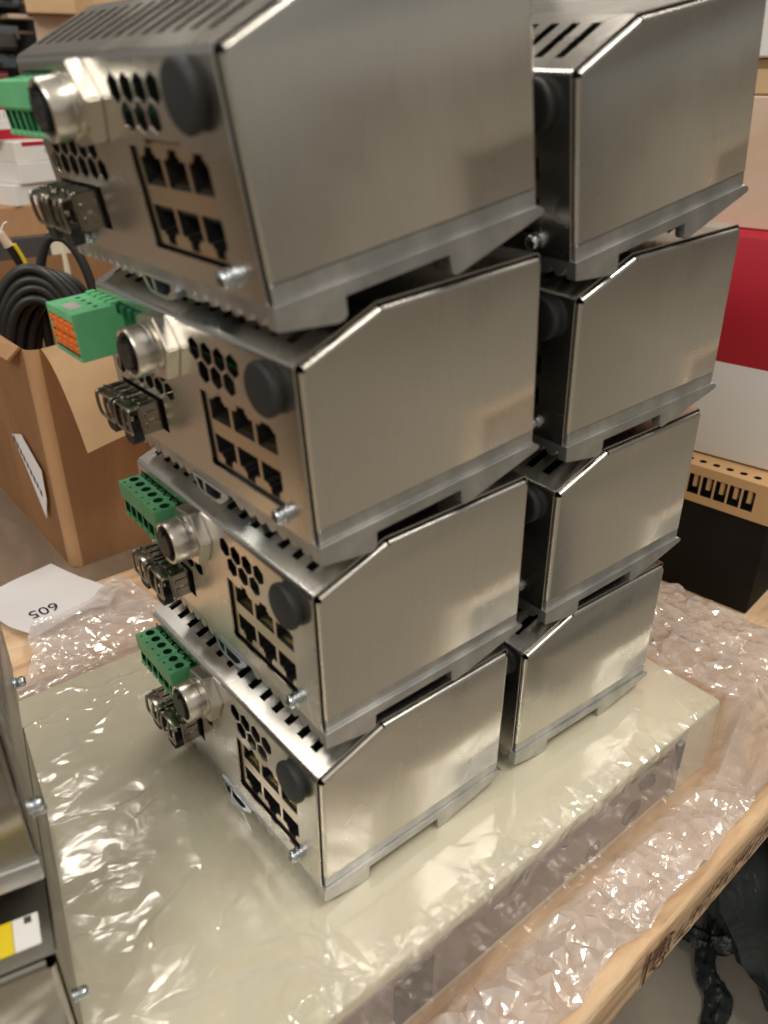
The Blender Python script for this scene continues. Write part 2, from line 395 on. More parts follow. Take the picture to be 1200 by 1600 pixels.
ME_cover = link_mesh('cover', bm, 'steel', smooth=20, data_only=True)
def side_panel(right=True):
    bm = bmesh.new(); r = 1.7
    P = [(1.4, 18.8), (1.4, ZF - 0.9), (YB + 0.6, ZT - 1.5), (DD, ZT - 1.5), (DD, 18.8)]
    def inset(i, d):   # edge i -> line offset inward
        a, b = Vector(P[i]), Vector(P[i + 1]); dr = (b - a).normalized(); return a, b, dr, Vector((dr.y, -dr.x))
    # face corners: intersections of the lines offset by r
    L = []
    for i in range(4):
        a, b, dr, nin = inset(i, r); L.append((a + nin * r, dr))
    def isect(A, B):
        (p, d), (q, e_) = A, B; k = ((q - p).x * e_.y - (q - p).y * e_.x) / (d.x * e_.y - d.y * e_.x); return p + d * k
    F = [Vector((P[0][0] + r, 18.8)), isect(L[0], L[1]), isect(L[1], L[2]), isect(L[2], L[3]), Vector((P[4][0] - r, 18.8))]
    sx = 1 if right else -1; X0 = 0 if right else -W
    NB = 6
    face = bm.faces.new([bm.verts.new((X0, f.x, f.y)) for f in F])
    for i in range(4):
        a, b, dr, nin = inset(i, r); s0, s1 = F[i], F[i + 1]
        g0 = 0 if i == 0 else 0.3; g1 = 0 if i == 3 else 0.3
        s0 = s0 + dr * g0; s1 = s1 - dr * g1
        rows = []
        for k in range(NB + 1):
            th = PI / 2 * k / NB; off = r * math.sin(th); dx = r * (1 - math.cos(th))
            rows.append((off, dx))
        rows.append((r, r + 5.0))
        prev = None
        for off, dx in rows:
            cur = [bm.verts.new((X0 - sx * dx, (s - nin * off).x, (s - nin * off).y)) for s in (s0, s1)]
            if prev: bm.faces.new((prev[0], prev[1], cur[1], cur[0]))
            prev = cur
    bmesh.ops.remove_doubles(bm, verts=bm.verts, dist=0.01)
    # thickness of the lower edge
    return link_mesh('side_panel', bm, 'steel', smooth=40, data_only=True)
ME_sideR, ME_sideL = side_panel(True), side_panel(False)
# cast base
bm = bmesh.new()
def yz(x): return lambda p: ((x, p[0], p[1]), (1, 0, 0))
foot = [(0.3, 4.6), (0, 5.5), (0, 12.2), (DD, 12.2), (DD, 11.6), (DD + 2.0, 10.8), (DD + 2.4, 9.6), (DD + 1.2, 8.6), (76.5, 0.0), (74.2, -0.2), (72.6, 1.2), (71.9, 7.6), (26.8, 7.6), (26.4, 1.6), (24.6, 0.1), (22.0, 0.0)]
for x in (0.9, -W + 4.1): prism(bm, foot, yz(x), 5.0)
box(bm, (-W + 4.6, 0.25, 8.2), (-4.6, DD - .5, 12.0))
# upper ledge that carries the side panels
box(bm, (-3.5, 1.7, 12.25), (-0.35, DD - .6, 18.6), bev=0.4, segs=1); box(bm, (-W + .35, 1.7, 12.25), (-W + 3.5, DD - .6, 18.6), bev=0.4, segs=1)
# rib ends along the front and the rear of the base
def ribs(y0, y1, x0, x1, zb0, zb1, pitch=6.9):
    n = int((x1 - x0) / pitch); p = (x1 - x0) / n; pts0 = []
    for i in range(n * 6 + 1):
        ph = (i % 6) / 6.0; pts0.append((x0 + p * i / 6, abs(math.sin(PI * i / 6))))
    prev = None
    for y, zb in ((y0, zb0), (y1, zb1)):
        lo = [bm.verts.new((x, y, 8.3 - (8.3 - zb) * a)) for x, a in pts0]; hi = [bm.verts.new((x, y, 9.0)) for x, a in pts0]
        for i in range(len(lo) - 1): bm.faces.new((lo[i], lo[i + 1], hi[i + 1], hi[i]))
        if prev:
            for i in range(len(lo) - 1): bm.faces.new((prev[i], prev[i + 1], lo[i + 1], lo[i]))
        prev = lo
ribs(0.2, 25, -60, -5, 4.6, 1.0); ribs(0.2, 25, -W + 5, -97, 4.6, 1.0); ribs(73.5, 112, -W + 5, -5, 1.0, 7.0)
ME_base = link_mesh('base', bm, 'cast', smooth='keep', data_only=True)
# rail clip: trapezoid frame with two openings, hangs at the front of the base
bm = bmesh.new()
prism(bm, [(-95.5, 8.6), (-91.5, 1.2), (-89, 0.3), (-75, 0.3), (-72, 0.9), (-66.5, 5.0), (-63.5, 8.6)], lambda p: ((p[0], -0.6, p[1]), (0, -1, 0)), 7,
      holes=[[(-92.3, 7.2), (-89.5, 2.2), (-86.5, 1.8), (-86.0, 7.2)], [(-84.0, 7.2), (-84.3, 1.8), (-76.0, 1.8), (-71.0, 4.4), (-70.0, 7.2)]])
box(bm, (-93, 6.4, -1.0), (-66, 24, 1.2), bev=.5, segs=1)
ME_clip = link_mesh('rail_clip', bm, 'zinc', data_only=True)
# port block: shiny shield plate with six keyed jacks
PORTS = [(x, True) for x in (-62.2, -44.9, -27.6)] + [(x, False) for x in (-62.2, -44.9, -27.6)]
def port_outline(cx, top):
    if top: return [(cx - 7.6, 41.5), (cx + 7.6, 41.5), (cx + 7.6, 50.4), (cx + 4.4, 50.4), (cx + 4.4, 51.6), (cx + 3, 51.6), (cx + 3, 53.6), (cx - 3, 53.6), (cx - 3, 51.6), (cx - 4.4, 51.6), (cx - 4.4, 50.4), (cx - 7.6, 50.4)]
    return [(cx - 7.6, 35.0), (cx - 7.6, 26.2), (cx - 4.4, 26.2), (cx - 4.4, 24.9), (cx - 3, 24.9), (cx - 3, 22.0), (cx + 3, 22.0), (cx + 3, 24.9), (cx + 4.4, 24.9), (cx + 4.4, 26.2), (cx + 7.6, 26.2), (cx + 7.6, 35.0)][::-1]
bm = bmesh.new()
plate(bm, rect(-79, 21.4, -19.2, 55.4), [port_outline(*p) for p in PORTS], lambda p: ((p[0], 1.7, p[1]), (0, -1, 0)), 0.5)
box(bm, (-72.2, 2.3, 55.6), (-19.2, 30, 56)); box(bm, (-72.4, 2.3, 21.4), (-72.2, 30, 55.4)); box(bm, (-19.2, 2.3, 21.4), (-19.0, 30, 55.4))
ME_pblock = link_mesh('port_block', bm, 'tin', data_only=True)
def port_mesh(top):
    bm = bmesh.new(); ol = port_outline(0, top)
    a = [bm.verts.new((x, 2.25, z)) for x, z in ol]; b = [bm.verts.new((x, 17, z)) for x, z in ol]
    for i in range(len(ol)):
        j = (i + 1) % len(ol); bm.faces.new((a[i], a[j], b[j], b[i]))
    bm.faces.new(b)
    zc = 42.0 if top else 34.5; s = 1 if top else -1
    for k in range(8):
        x = -4.4 + k * 1.26; z0 = zc; pts = [(x, 3.2, z0 + s * .6), (x, 8.5, z0 + s * 3.2), (x, 12, z0 + s * 4.4)]
        tube(bm, pts, 0.22, 4, mi=1)
    z0, z1 = (41.6, 43.0) if top else (33.5, 34.9)
    box(bm, (-5.6, 2.6, z0), (5.6, 4.2, z1 - .3), mi=0)
    return link_mesh('port', bm, ['black', 'gold', 'darkgrey'], data_only=True)
ME_portT, ME_portB = port_mesh(True), port_mesh(False)
# blanking cap
bm = bmesh.new(); lathe(bm, (-18.3, 0, 69.7), (0, -1, 0), [(9.0, 0.02), (9.3, 0.9), (10.0, 1.6), (10.15, 2.4), (10.05, 3.6), (9.3, 4.4), (8.2, 4.7), (0, 4.6)], 48)
ME_cap = link_mesh('blanking_cap', bm, 'rubber', smooth=40, data_only=True)
# pan head screw with washers, axis -y
def screw_bm(bm, c, ax=(0, -1, 0), k=1.0):
    lathe(bm, c, ax, [(4.3 * k, 0), (4.4 * k, .5), (4.3 * k, .9), (3.3 * k, 1.0), (3.4 * k, 1.3), (3.9 * k, 1.4), (4.0 * k, 1.9), (3.4 * k, 2.3), (3.4 * k, 2.7), (3.7 * k, 2.9), (3.7 * k, 4.2), (3.2 * k, 5.1), (2.2 * k, 5.6), (0, 5.8 * k if k == 1 else 5.7)], 28)
def screw_mesh():
    bm = bmesh.new(); screw_bm(bm, (0, 0, 0))
    for a in (0.5, 0.5 + PI / 2):
        d = Vector((math.cos(a), 0, math.sin(a))) * 2.0; q = Vector((-d.z, 0, d.x)) * 0.18
        f = bm.faces.new([bm.verts.new(v + Vector((0, -5.86, 0))) for v in (d + q, d - q, -d - q, -d + q)]); f.material_index = 1
    return link_mesh('screw', bm, ['zinc', 'darkgrey'], smooth=40, data_only=True)
ME_screw = screw_mesh()
# round signal connector
MC = (-98.3, 0, 66.4)
bm = bmesh.new()
lathe(bm, MC, (0, -1, 0), [(8.2, 9.0), (8.6, 15.6), (9.2, 16.0), (9.9, 15.9), (10.3, 15.3), (10.3, 8.4), (10.7, 8.0), (10.7, 6.6), (10.2, 6.3), (10.2, 5.0)], 48)
ME_barrel = link_mesh('round_connector', bm, 'nickel', smooth=40, data_only=True)
bm = bmesh.new()
rr = [(14.9 * math.cos(PI / 3 * i + .12), 14.9 * math.sin(PI / 3 * i + .12)) for i in range(6)]
A = [bm.verts.new((MC[0] + x, -0.05, MC[2] + z)) for x, z in rr]; B = [bm.verts.new((MC[0] + x, -5.6, MC[2] + z)) for x, z in rr]
bm.faces.new(A); bm.faces.new(B[::-1]); hf = [bm.faces.new((A[i], B[i], B[(i + 1) % 6], A[(i + 1) % 6])) for i in range(6)]
bmesh.ops.bevel(bm, geom=list({e for f in hf for e in f.edges}), offset=0.6, segments=2, affect='EDGES')
ME_nut = link_mesh('nut', bm, 'nickel', smooth=30, data_only=True)
bm = bmesh.new(); cyl(bm, MC, (0, -1, 0), 8.2, 13.0, 32)
cyl(bm, (MC[0], -12.9, MC[2]), (0, -1, 0), 6.6, 4.4, 32)
for i in range(7):
    a = 2 * PI * i / 7; cyl(bm, (MC[0] + 4.3 * math.cos(a), -17.2, MC[2] + 4.3 * math.sin(a)), (0, -1, 0), 0.9, .12, 10, mi=1)
box(bm, (MC[0] - 1.3, -17.8, MC[2] + 4.6), (MC[0] + 1.3, -13, MC[2] + 7.6), mi=0)
ME_insert = link_mesh('insert', bm, ['black', 'darkgrey'], smooth=35, data_only=True)
# transceiver cage with bail and plug
bm = bmesh.new()
pocket_face(bm, rect(0, 22.4, 17.4, 36.0), [rect(1.2, 24.2, 16.2, 33.6)], (0, -9.5, 0), (1, 0, 0), (0, 0, 1), (0, -1, 0), 9, 0, 1)
for a, b in (((0, -9.5, 22.4), (17.4, 3, 22.4)), ((0, -9.5, 36.0), (17.4, 3, 36.0))):
    bm.faces.new([bm.verts.new(v) for v in ((a[0], a[1], a[2]), (b[0], a[1], a[2]), (b[0], b[1], a[2]), (a[0], b[1], a[2]))])
for x in (0, 17.4): bm.faces.new([bm.verts.new(v) for v in ((x, -9.5, 22.4), (x, 3, 22.4), (x, 3, 36), (x, -9.5, 36))])
for x in (2.5, 8, 13.5):     # spring fingers on the top and flank
    box(bm, (x - 1.3, -8.6, 36.0), (x + 1.3, -1.5, 36.7), bev=.25, segs=1)
for z in (26.5, 31.5): box(bm, (17.4, -8.2, z - 1.6), (18.0, -1.5, z + 1.2), bev=.2, segs=1)
box(bm, (17.5, -6.6, 28.2), (18.15, -4.4, 29.9), mi=2)
for x in (0.6, 16.8): box(bm, (x - .9, -10.8, 23), (x + .9, -9.4, 36.6), bev=.3, segs=1)
for x in (5.2, 8.7, 12.2): box(bm, (x - 0.45, -10.4, 24), (x + 0.45, -9.2, 33.6), bev=.2, segs=1)
ME_cage = link_mesh('transceiver_cage', bm, ['cage', 'black', 'tin'], data_only=True)
bm = bmesh.new()
x0, x1 = 1.2, 16.2
pts = spline([(x0, -10, 35.2), (x0, -13.4, 35.4), (x0, -14.9, 34.0), (x0 + .1, -15.2, 28.5), (x0 + .4, -14.8, 24.6), (x0 + 1.8, -14.4, 23.6), (x1 - 1.8, -14.4, 23.6), (x1 - .4, -14.8, 24.6), (x1 - .1, -15.2, 28.5), (x1, -14.9, 34.0), (x1, -13.4, 35.4), (x1, -10, 35.2)], 3)
tube(bm, pts, 0.85, 8)
tube(bm, spline([(8.0, -10, 34.8), (8.2, -13.6, 34.6), (8.4, -14.6, 32), (8.5, -14.6, 26), (8.5, -14.4, 23.8)], 4), 0.8, 8)
box(bm, (2.3, -14.6, 34.4), (15.0, -9.4, 35.9), bev=.4, segs=2)
box(bm, (3.4, -13.0, 29.6), (5.4, -10.2, 31.6), bev=.3, segs=1); box(bm, (11.0, -13.0, 28.6), (13.0, -10.2, 30.8), bev=.3, segs=1)
ME_bail = link_mesh('bail', bm, 'cage', smooth=50, data_only=True)
bm = bmesh.new()
prism(bm, [(4.5, 19.0), (7, 17.4), (12.5, 17.4), (14.6, 19.0), (14.6, 24.2), (4.5, 24.2)], lambda p: ((p[0], -14.2, p[1]), (0, -1, 0)), -5.0 + 10.0)
ME_plug = link_mesh('dust_plug', bm, 'rubber', data_only=True)
# green pluggable screw terminal
def terminal(n, pitch=7.1):
    wd = n * pitch; bm = bmesh.new(); y0 = -13.0
    top = [(0, 0), (wd, 0), (wd, 11.2)] + [q for i in reversed(range(n)) for q in ((pitch * (i + .78), 11.2), (pitch * (i + .78), 12.6), (pitch * (i + .22), 12.6), (pitch * (i + .22), 11.2))] + [(0, 11.2)]
    pocket_face(bm, top, [circ(pitch * (i + .5), 7.0, 2.45, 18) for i in range(n)], (0, y0, 75), (1, 0, 0), (0, 1, 0), (0, 0, 1), 3.4, 0, 1)
    for i in range(n):
        pocket_face(bm, [(0, 0)] * 0 or rect(pitch * (i + .5) - .75, 1.2, pitch * (i + .5) + .75, 2.5), [], (0, y0, 75.06), (1, 0, 0), (0, 1, 0), (0, 0, 1), 1, 1, 1)
        cx = pitch * (i + .5); cyl(bm, (cx, y0 + 7.0, 71.7), (0, 0, 1), 2.1, 1.1, 16, mi=2)
        box(bm, (cx - 1.9, y0 + 6.7, 72.8), (cx + 1.9, y0 + 7.3, 72.86), mi=1)
    # front: label ledge above, wire openings below set slightly back
    pocket_face(bm, rect(0, 66.2, wd, 75), [], (0, y0, 0), (1, 0, 0), (0, 0, 1), (0, -1, 0), 1)
    bm.faces.new([bm.verts.new(v) for v in ((0, y0, 66.2), (wd, y0, 66.2), (wd, y0 + 1.2, 65.4), (0, y0 + 1.2, 65.4))])
    pocket_face(bm, rect(0, 56.2, wd, 65.4), [rect(pitch * i + .75, 58.2, pitch * (i + 1) - .55, 65.0) for i in range(n)], (0, y0 + 1.2, 0), (1, 0, 0), (0, 0, 1), (0, -1, 0), 6, 0, 1)
    for i in range(n):   # little ramp at the foot of every opening
        box(bm, (pitch * i + 1.2, y0 + .2, 56.3), (pitch * (i + 1) - 1.2, y0 + 2.4, 58.0), mi=0, bev=.3, segs=1)
        box(bm, (pitch * i + 1.4, y0 + 5, 58.4), (pitch * (i + 1) - 1.4, y0 + 5.4, 64.4), mi=2)
    for x in (0, wd): bm.faces.new([bm.verts.new(v) for v in ((x, y0, 75), (x, y0, 66.2), (x, y0 + 1.2, 65.4), (x, y0 + 1.2, 56.2), (x, 1.0, 56.2), (x, 1.0, 71.0), (x, -1.8, 71.0), (x, -1.8, 75))])
    bm.faces.new([bm.verts.new(v) for v in ((0, y0 + 1.2, 56.2), (wd, y0 + 1.2, 56.2), (wd, 1, 56.2), (0, 1, 56.2))])
    bm.faces.new([bm.verts.new(v) for v in ((0, -1.8, 75), (wd, -1.8, 75), (wd, -1.8, 71), (0, -1.8, 71))])
    bm.faces.new([bm.verts.new(v) for v in ((0, -1.8, 71), (wd, -1.8, 71), (wd, 1, 71), (0, 1, 71))])
    return link_mesh('terminal_plug', bm, ['green', 'dgreen', 'darkgrey'], data_only=True, smooth='keep')
ME_t4, ME_t2 = terminal(4), terminal(2)
bm = bmesh.new()
box(bm, (-157.2, .6, 55.4), (-113.0, 9, 76.2))
for i in range(6): box(bm, (-155.3 + 7.1 * i, -1.7, 71.3), (-151.6 + 7.1 * i, .6, 75.6), bev=.3, segs=1)
ME_header = link_mesh('terminal_header', bm, 'dgreen', data_only=True)
# circuit board and an added black baffle that stops stray light behind the vents
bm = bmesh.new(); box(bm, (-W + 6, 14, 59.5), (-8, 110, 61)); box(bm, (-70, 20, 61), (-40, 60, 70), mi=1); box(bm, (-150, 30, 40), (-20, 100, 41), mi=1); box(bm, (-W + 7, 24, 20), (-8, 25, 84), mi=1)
for k in range(5): box(bm, (-72 + 9 * k, 15, 61), (-67 + 9 * k, 21, 66), mi=0, bev=.4, segs=1)
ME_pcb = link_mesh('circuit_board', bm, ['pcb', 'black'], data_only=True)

bm = bmesh.new(); box(bm, (-W + 3, DD + 1.05, 19.5), (-3, DD + 1.6, 91))  # black sheet added on the rear to darken the gap between the stacks
ME_rear = link_mesh('rear_shade_panel', bm, 'black', data_only=True)
bm = bmesh.new(); box(bm, (-W + 4.8, 2.2, 7.9), (-4.8, DD - 1, 8.15)); box(bm, (-W + 5.5, 27.5, 2.5), (-5.5, 71, 7.9)) if False else None  # black plate added below the casting to deepen shade on the slope beneath
ME_under = link_mesh('underside_shade_plate', bm, 'black', data_only=True)
def make_unit():
    root = empty('network_switch'); put('rear_shade_panel', ME_rear, root); put('underside_shade_plate', ME_under, root)
    put('cover', ME_cover, root); put('base', ME_base, root)
    put('side_panel', ME_sideR, root); put('side_panel', ME_sideL, root)
    put('rail_clip', ME_clip, root)
    pb = put('port_block', ME_pblock, root)
    for cx, top in PORTS: put('port', ME_portT if top else ME_portB, pb, (cx, 0, 0))
    put('blanking_cap', ME_cap, root)
    put('screw', ME_screw, root, (-20.4, 0, 18.0)); put('screw', ME_screw, root, (-139, 0, 16.2))
    rc = put('round_connector', ME_barrel, root); put('nut', ME_nut, rc); put('insert', ME_insert, rc)
    for x in (-152.6, -133.4):
        cg = put('transceiver_cage', ME_cage, root, (x, 0, 0)); put('bail', ME_bail, cg); put('dust_plug', ME_plug, cg)
    h = put('terminal_header', ME_header, root)
    put('terminal_plug', ME_t4, root, (-156.2, 0, 0)); put('terminal_plug', ME_t2, root, (-127.1, -.5, .2))
    put('circuit_board', ME_pcb, root)
    for c_ in root.children:
        if c_.name.startswith('screw'): c_.scale = (.86, .84, .86)
    return root
POSES = {
 'L1':([-0.61, -5.84, 272.85],[[0.99993, 0.01117, -0.00498], [-0.01185, 0.98565, -0.16838], [0.00303, 0.16843, 0.98571]]),
 'L2':([-1.12, 6.5, 183.6],[[0.99997, -0.00709, 0.00079], [0.00713, 0.99692, -0.07808], [-0.00024, 0.07809, 0.99695]]),
 'L3':([-2.92, 6.58, 91.51],[[0.99993, 0.01166, 0.00373], [-0.01154, 0.99947, -0.03054], [-0.00409, 0.0305, 0.99953]]),
 'L4':([0.0, 0.0, 0.0],[[1.0, -0.0, 0.0], [-0.0, 1.0, 0.0], [0.0, 0.0, 1.0]]),
 'R1':([-2.68, 139.89, 268.17],[[0.99905, 0.04037, 0.01669], [-0.03645, 0.98099, -0.19058], [-0.02406, 0.18979, 0.98153]]),
 'R2':([-3.11, 148.19, 183.41],[[0.99942, 0.03258, 0.01035], [-0.03193, 0.99783, -0.05753], [-0.0122, 0.05716, 0.99829]]),
 'R3':([-2.6, 146.63, 90.86],[[0.99983, 0.01809, 0.00403], [-0.01799, 0.99958, -0.02272], [-0.00444, 0.02264, 0.99973]]),
 'R4':([-1.87, 133.5, -0.79],[[0.99926, 0.03851, 7e-05], [-0.03851, 0.99924, -0.00662], [-0.00032, 0.00661, 0.99998]]),
}
LABELS = {
 'L1': 'topmost and nearest metal network switch of the front stack, tilting forward',
 'L2': 'front stack network switch whose green plug shows orange levers, second from the top',
 'L3': 'front stack network switch directly under the one with the orange levers',
 'L4': 'bottom network switch of the front stack, standing on the film-wrapped cream case',
 'R1': 'topmost network switch of the rear stack, its vent slots showing beside the front stack',
 'R2': 'rear stack network switch in front of the crimson band of the big carton',
 'R3': 'rear stack network switch beside the black terminal unit, just above the lowest',
 'R4': 'lowest network switch of the rear stack, standing on the far end of the cream case',
}
GR = 'metal network switches piled in two stacks'
proto = make_unit()
order = ['L4', 'L3', 'L2', 'L1', 'R4', 'R3', 'R2', 'R1']
units = {}
for i, k in enumerate(order):
    o = proto if i == 0 else copy_tree(proto)
    T, R = POSES[k]; R = Matrix(R); T = Vector(T)
    o.matrix_world = Matrix.Translation(Vector(T) * S) @ R.to_4x4()
    tag(o, LABELS[k], 'network switch', GR); units[k] = o
# L2 carries a deeper plug with orange levers in place of the two screw plugs
for ch in list(units['L2'].children):
    if ch.name.startswith('terminal_plug'): bpy.data.objects.remove(ch)
bm = bmesh.new()
y0, y1, xa, xb, za, zb = -21.5, 1.0, -168.0, -137.8, 54.0, 75.2
pocket_face(bm, rect(xa, za, xb, zb), [rect(xa + 1.6, za + 2.2, xb - 1.0, zb - 3.6)], (0, y0, 0), (1, 0, 0), (0, 0, 1), (0, -1, 0), 1.6, 0, 1)
tp = [circ(xa + 5.0 + 6.6 * i, y1 - 9.5, 1.25, 12) for i in range(4)]
pocket_face(bm, rect(xa, y0, xb, y1), tp, (0, 0, zb), (1, 0, 0), (0, 1, 0), (0, 0, 1), 3, 0, 1)
for x in (xa, xb): bm.faces.new([bm.verts.new(v) for v in ((x, y0, za), (x, y1, za), (x, y1, zb), (x, y0, zb))])
bm.faces.new([bm.verts.new(v) for v in ((xa, y0, za), (xb, y0, za), (xb, y1, za), (xa, y1, za))])
bm.faces.new([bm.verts.new(v) for v in ((xa + 10, y0 + 3, zb + .05), (xb - 9, y0 + 3, zb + .05), (xb - 9, y0 + 9, zb + .05), (xa + 10, y0 + 9, zb + .05))]).material_index = 2
for i in range(5): box(bm, (xa + 2 + 6 * i, -3.5, zb), (xa + 5 + 6 * i, 0.6, zb + 1.4), mi=0, bev=.3, segs=1)
lp = link_mesh('lever_plug', bm, ['green', 'dgreen', 'greyside'], units['L2']); lp['label'] = 'green spring plug with four columns of orange levers'
bm = bmesh.new()
for r_ in range(2):
    for i in range(4):
        x = xa + 2.2 + 6.85 * i; z = za + 3 + 7.4 * r_
        box(bm, (x, -1.0, z), (x + 5.6, 0.8, z + 3.4), bev=.5, segs=1)
        box(bm, (x + .4, -1.6, z + 4.0), (x + 2.6, 0.8, z + 6.6), bev=.4, segs=1); box(bm, (x + 3.2, -1.3, z + 3.8), (x + 5.4, 0.8, z + 6.2), bev=.4, segs=1)
lv = link_mesh('lever', bm, 'orange', lp, loc=(0, y0 + .8, 0)); lv['kind'] = 'stuff'
# ------------------------------------------------------------------ cream case
case = empty('instrument_case', (0, 0, -58)); tag(case, 'cream flat instrument case wrapped in clear film under the two switch stacks', 'instrument case')
bm = bmesh.new(); box(bm, (-241, -230, 0), (43, 281, 57.2), bev=3.0, segs=3)
link_mesh('housing', bm, 'cream', case, smooth=30)
bm = bmesh.new(); box(bm, (43.05, -225, 10), (44.4, 229, 50), bev=1.0, segs=2); fas = link_mesh('fascia', bm, 'stripe', case, smooth=30)
bm = bmesh.new(); box(bm, (43.05, 229.4, 8), (46.5, 236, 52), bev=1.2, segs=2); link_mesh('grip', bm, 'stripe', case, smooth=30)
bm = bmesh.new()
def xface(poly, x=44.45, t=.35): prism(bm, poly, lambda p: ((x + t, p[0], p[1]), (1, 0, 0)), t)
for k in range(5):
    a = 0.15 + k * .42; c, s_ = math.cos(a), math.sin(a)
    xface([(197 + 3 * c, 33 + 3 * s_), (197 + 13 * c - 2.6 * s_, 33 + 13 * s_ + 2.6 * c), (197 + 15 * c, 33 + 15 * s_), (197 + 13 * c + 2.6 * s_, 33 + 13 * s_ - 2.6 * c)])
xface(circ(190, 23, 9, 20))
o = link_mesh('emblem', bm, 'icon', fas)
bm = bmesh.new(); xface(circ(155, 17, 6.5, 20)); link_mesh('socket', bm, 'icon', fas)
bm = bmesh.new(); xface(rect(6, 12, 30, 46), x=44.45, t=.5); xface(rect(-38, 12, -12, 30), x=44.45, t=.5); link_mesh('display', bm, 'icon', fas)
# ------------------------------------------------------------------ wooden board under the case
def rough_board(name, x0, x1, y0, y1, z0, z1, matn, label):
    bm = bmesh.new(); n = 160; ys = [y0 + (y1 - y0) * i / n for i in range(n + 1)]; rows = []
    for i, y in enumerate(ys):
        j = .5 * noise.noise(Vector((y * .05, 1.3, 0))) + .5 * noise.noise(Vector((y * .3, 4, 0)))
        k = .5 * noise.noise(Vector((y * .12, 9, 0)))
        ex = x1(y)
        sec = [(x0, z1), (ex - 60, z1), (ex - 20, z1), (ex - 3 + j, z1 - .2), (ex - 1 + j, z1 - 1.8 + k * .5)]
        for q in range(1, 6): sec.append((ex + .35 * noise.noise(Vector((y * .2, q * 1.7, 3))), z1 - (z1 - z0) * q / 6))
        sec += [(ex - .5 + k, z0 + 1), (ex - 2, z0), (x0, z0)]
        rows.append([bm.verts.new((x, y, z)) for x, z in sec])
    for a, b in zip(rows, rows[1:]):
        for k in range(len(a)):
            j = (k + 1) % len(a); f = bm.faces.new((a[k], a[j], b[j], b[k])); f.material_index = 1 if 3 <= k <= 9 else 0
    bm.faces.new(rows[0]); bm.faces.new(rows[-1][::-1])
    o = link_mesh(name, bm, [matn, 'woodrough'], smooth=50)
    return tag(o, label, 'wooden board')
brd = rough_board('wooden_board', -432, lambda y: 99.5 - .035 * y, -500, 520, -96, -58.6, 'wood', 'pale raw wooden board with stamped brown marks lying under the wrapped case')
bm = bmesh.new(); box(bm, (-3000, -900, -97), (-434, 2600, -59.2)); tag(link_mesh('bench_top', bm, 'wooddark'), kind='structure')
bm = bmesh.new(); box(bm, (-640, -900, -110), (40, 2600, -97)); tag(link_mesh('bench_top', bm, 'wooddark', loc=(0, 0, -.5)), kind='structure')
bm = bmesh.new()
for x in (-950, -20):
    for y in (-400, 2400): box(bm, (x, y, -300), (x + 50, y + 50, -140))
tag(link_mesh('bench_legs', bm, 'wooddark'), kind='structure')
# stamped marks on the edge
def text_mesh(s, size, font=None):
    cu = bpy.data.curves.new('t', 'FONT'); cu.body = s; cu.size = size; cu.extrude = 0.05 * S; cu.align_x = 'CENTER'; cu.align_y = 'CENTER'
    o = bpy.data.objects.new('t', cu); COL.objects.link(o); bpy.context.view_layer.update()
    me = bpy.data.meshes.new_from_object(o.evaluated_get(bpy.context.evaluated_depsgraph_get())); bpy.data.objects.remove(o); return me
def board_pt(y, z): return Vector((99.5 - .035 * y + 1.5, y, z)) * S
me = text_mesh('博', 31 * S); me.materials.append(M['brownink'])
o = put('stamp_mark', me, brd); o.matrix_world = Matrix.Translation(board_pt(150, -76)) @ Matrix(((0, 0, 1), (1, 0, 0), (0, 1, 0))).to_4x4()
bm = bmesh.new(); random.seed(5)          # worn remains of further stamped characters, too faded to read
for k in range(60):
    y = 172 + 2.1 * k + random.uniform(-1, 1); z = -76 + random.choice((-6, -2, 3, 7)) + random.uniform(-1.5, 1.5); L_ = random.uniform(2, 5.5); a_ = random.choice((0.1, 1.4, .8))
    p = board_pt(y, z) / S; u_ = Vector((0, math.cos(a_), math.sin(a_))) * L_; w_ = Vector((0, -math.sin(a_), math.cos(a_))) * .75
    bm.faces.new([bm.verts.new(p + q) for q in (-u_ - w_, u_ - w_, u_ + w_, -u_ + w_)])
put('stamp_mark', link_mesh('stamp_mark', bm, 'brownink', data_only=True), brd)
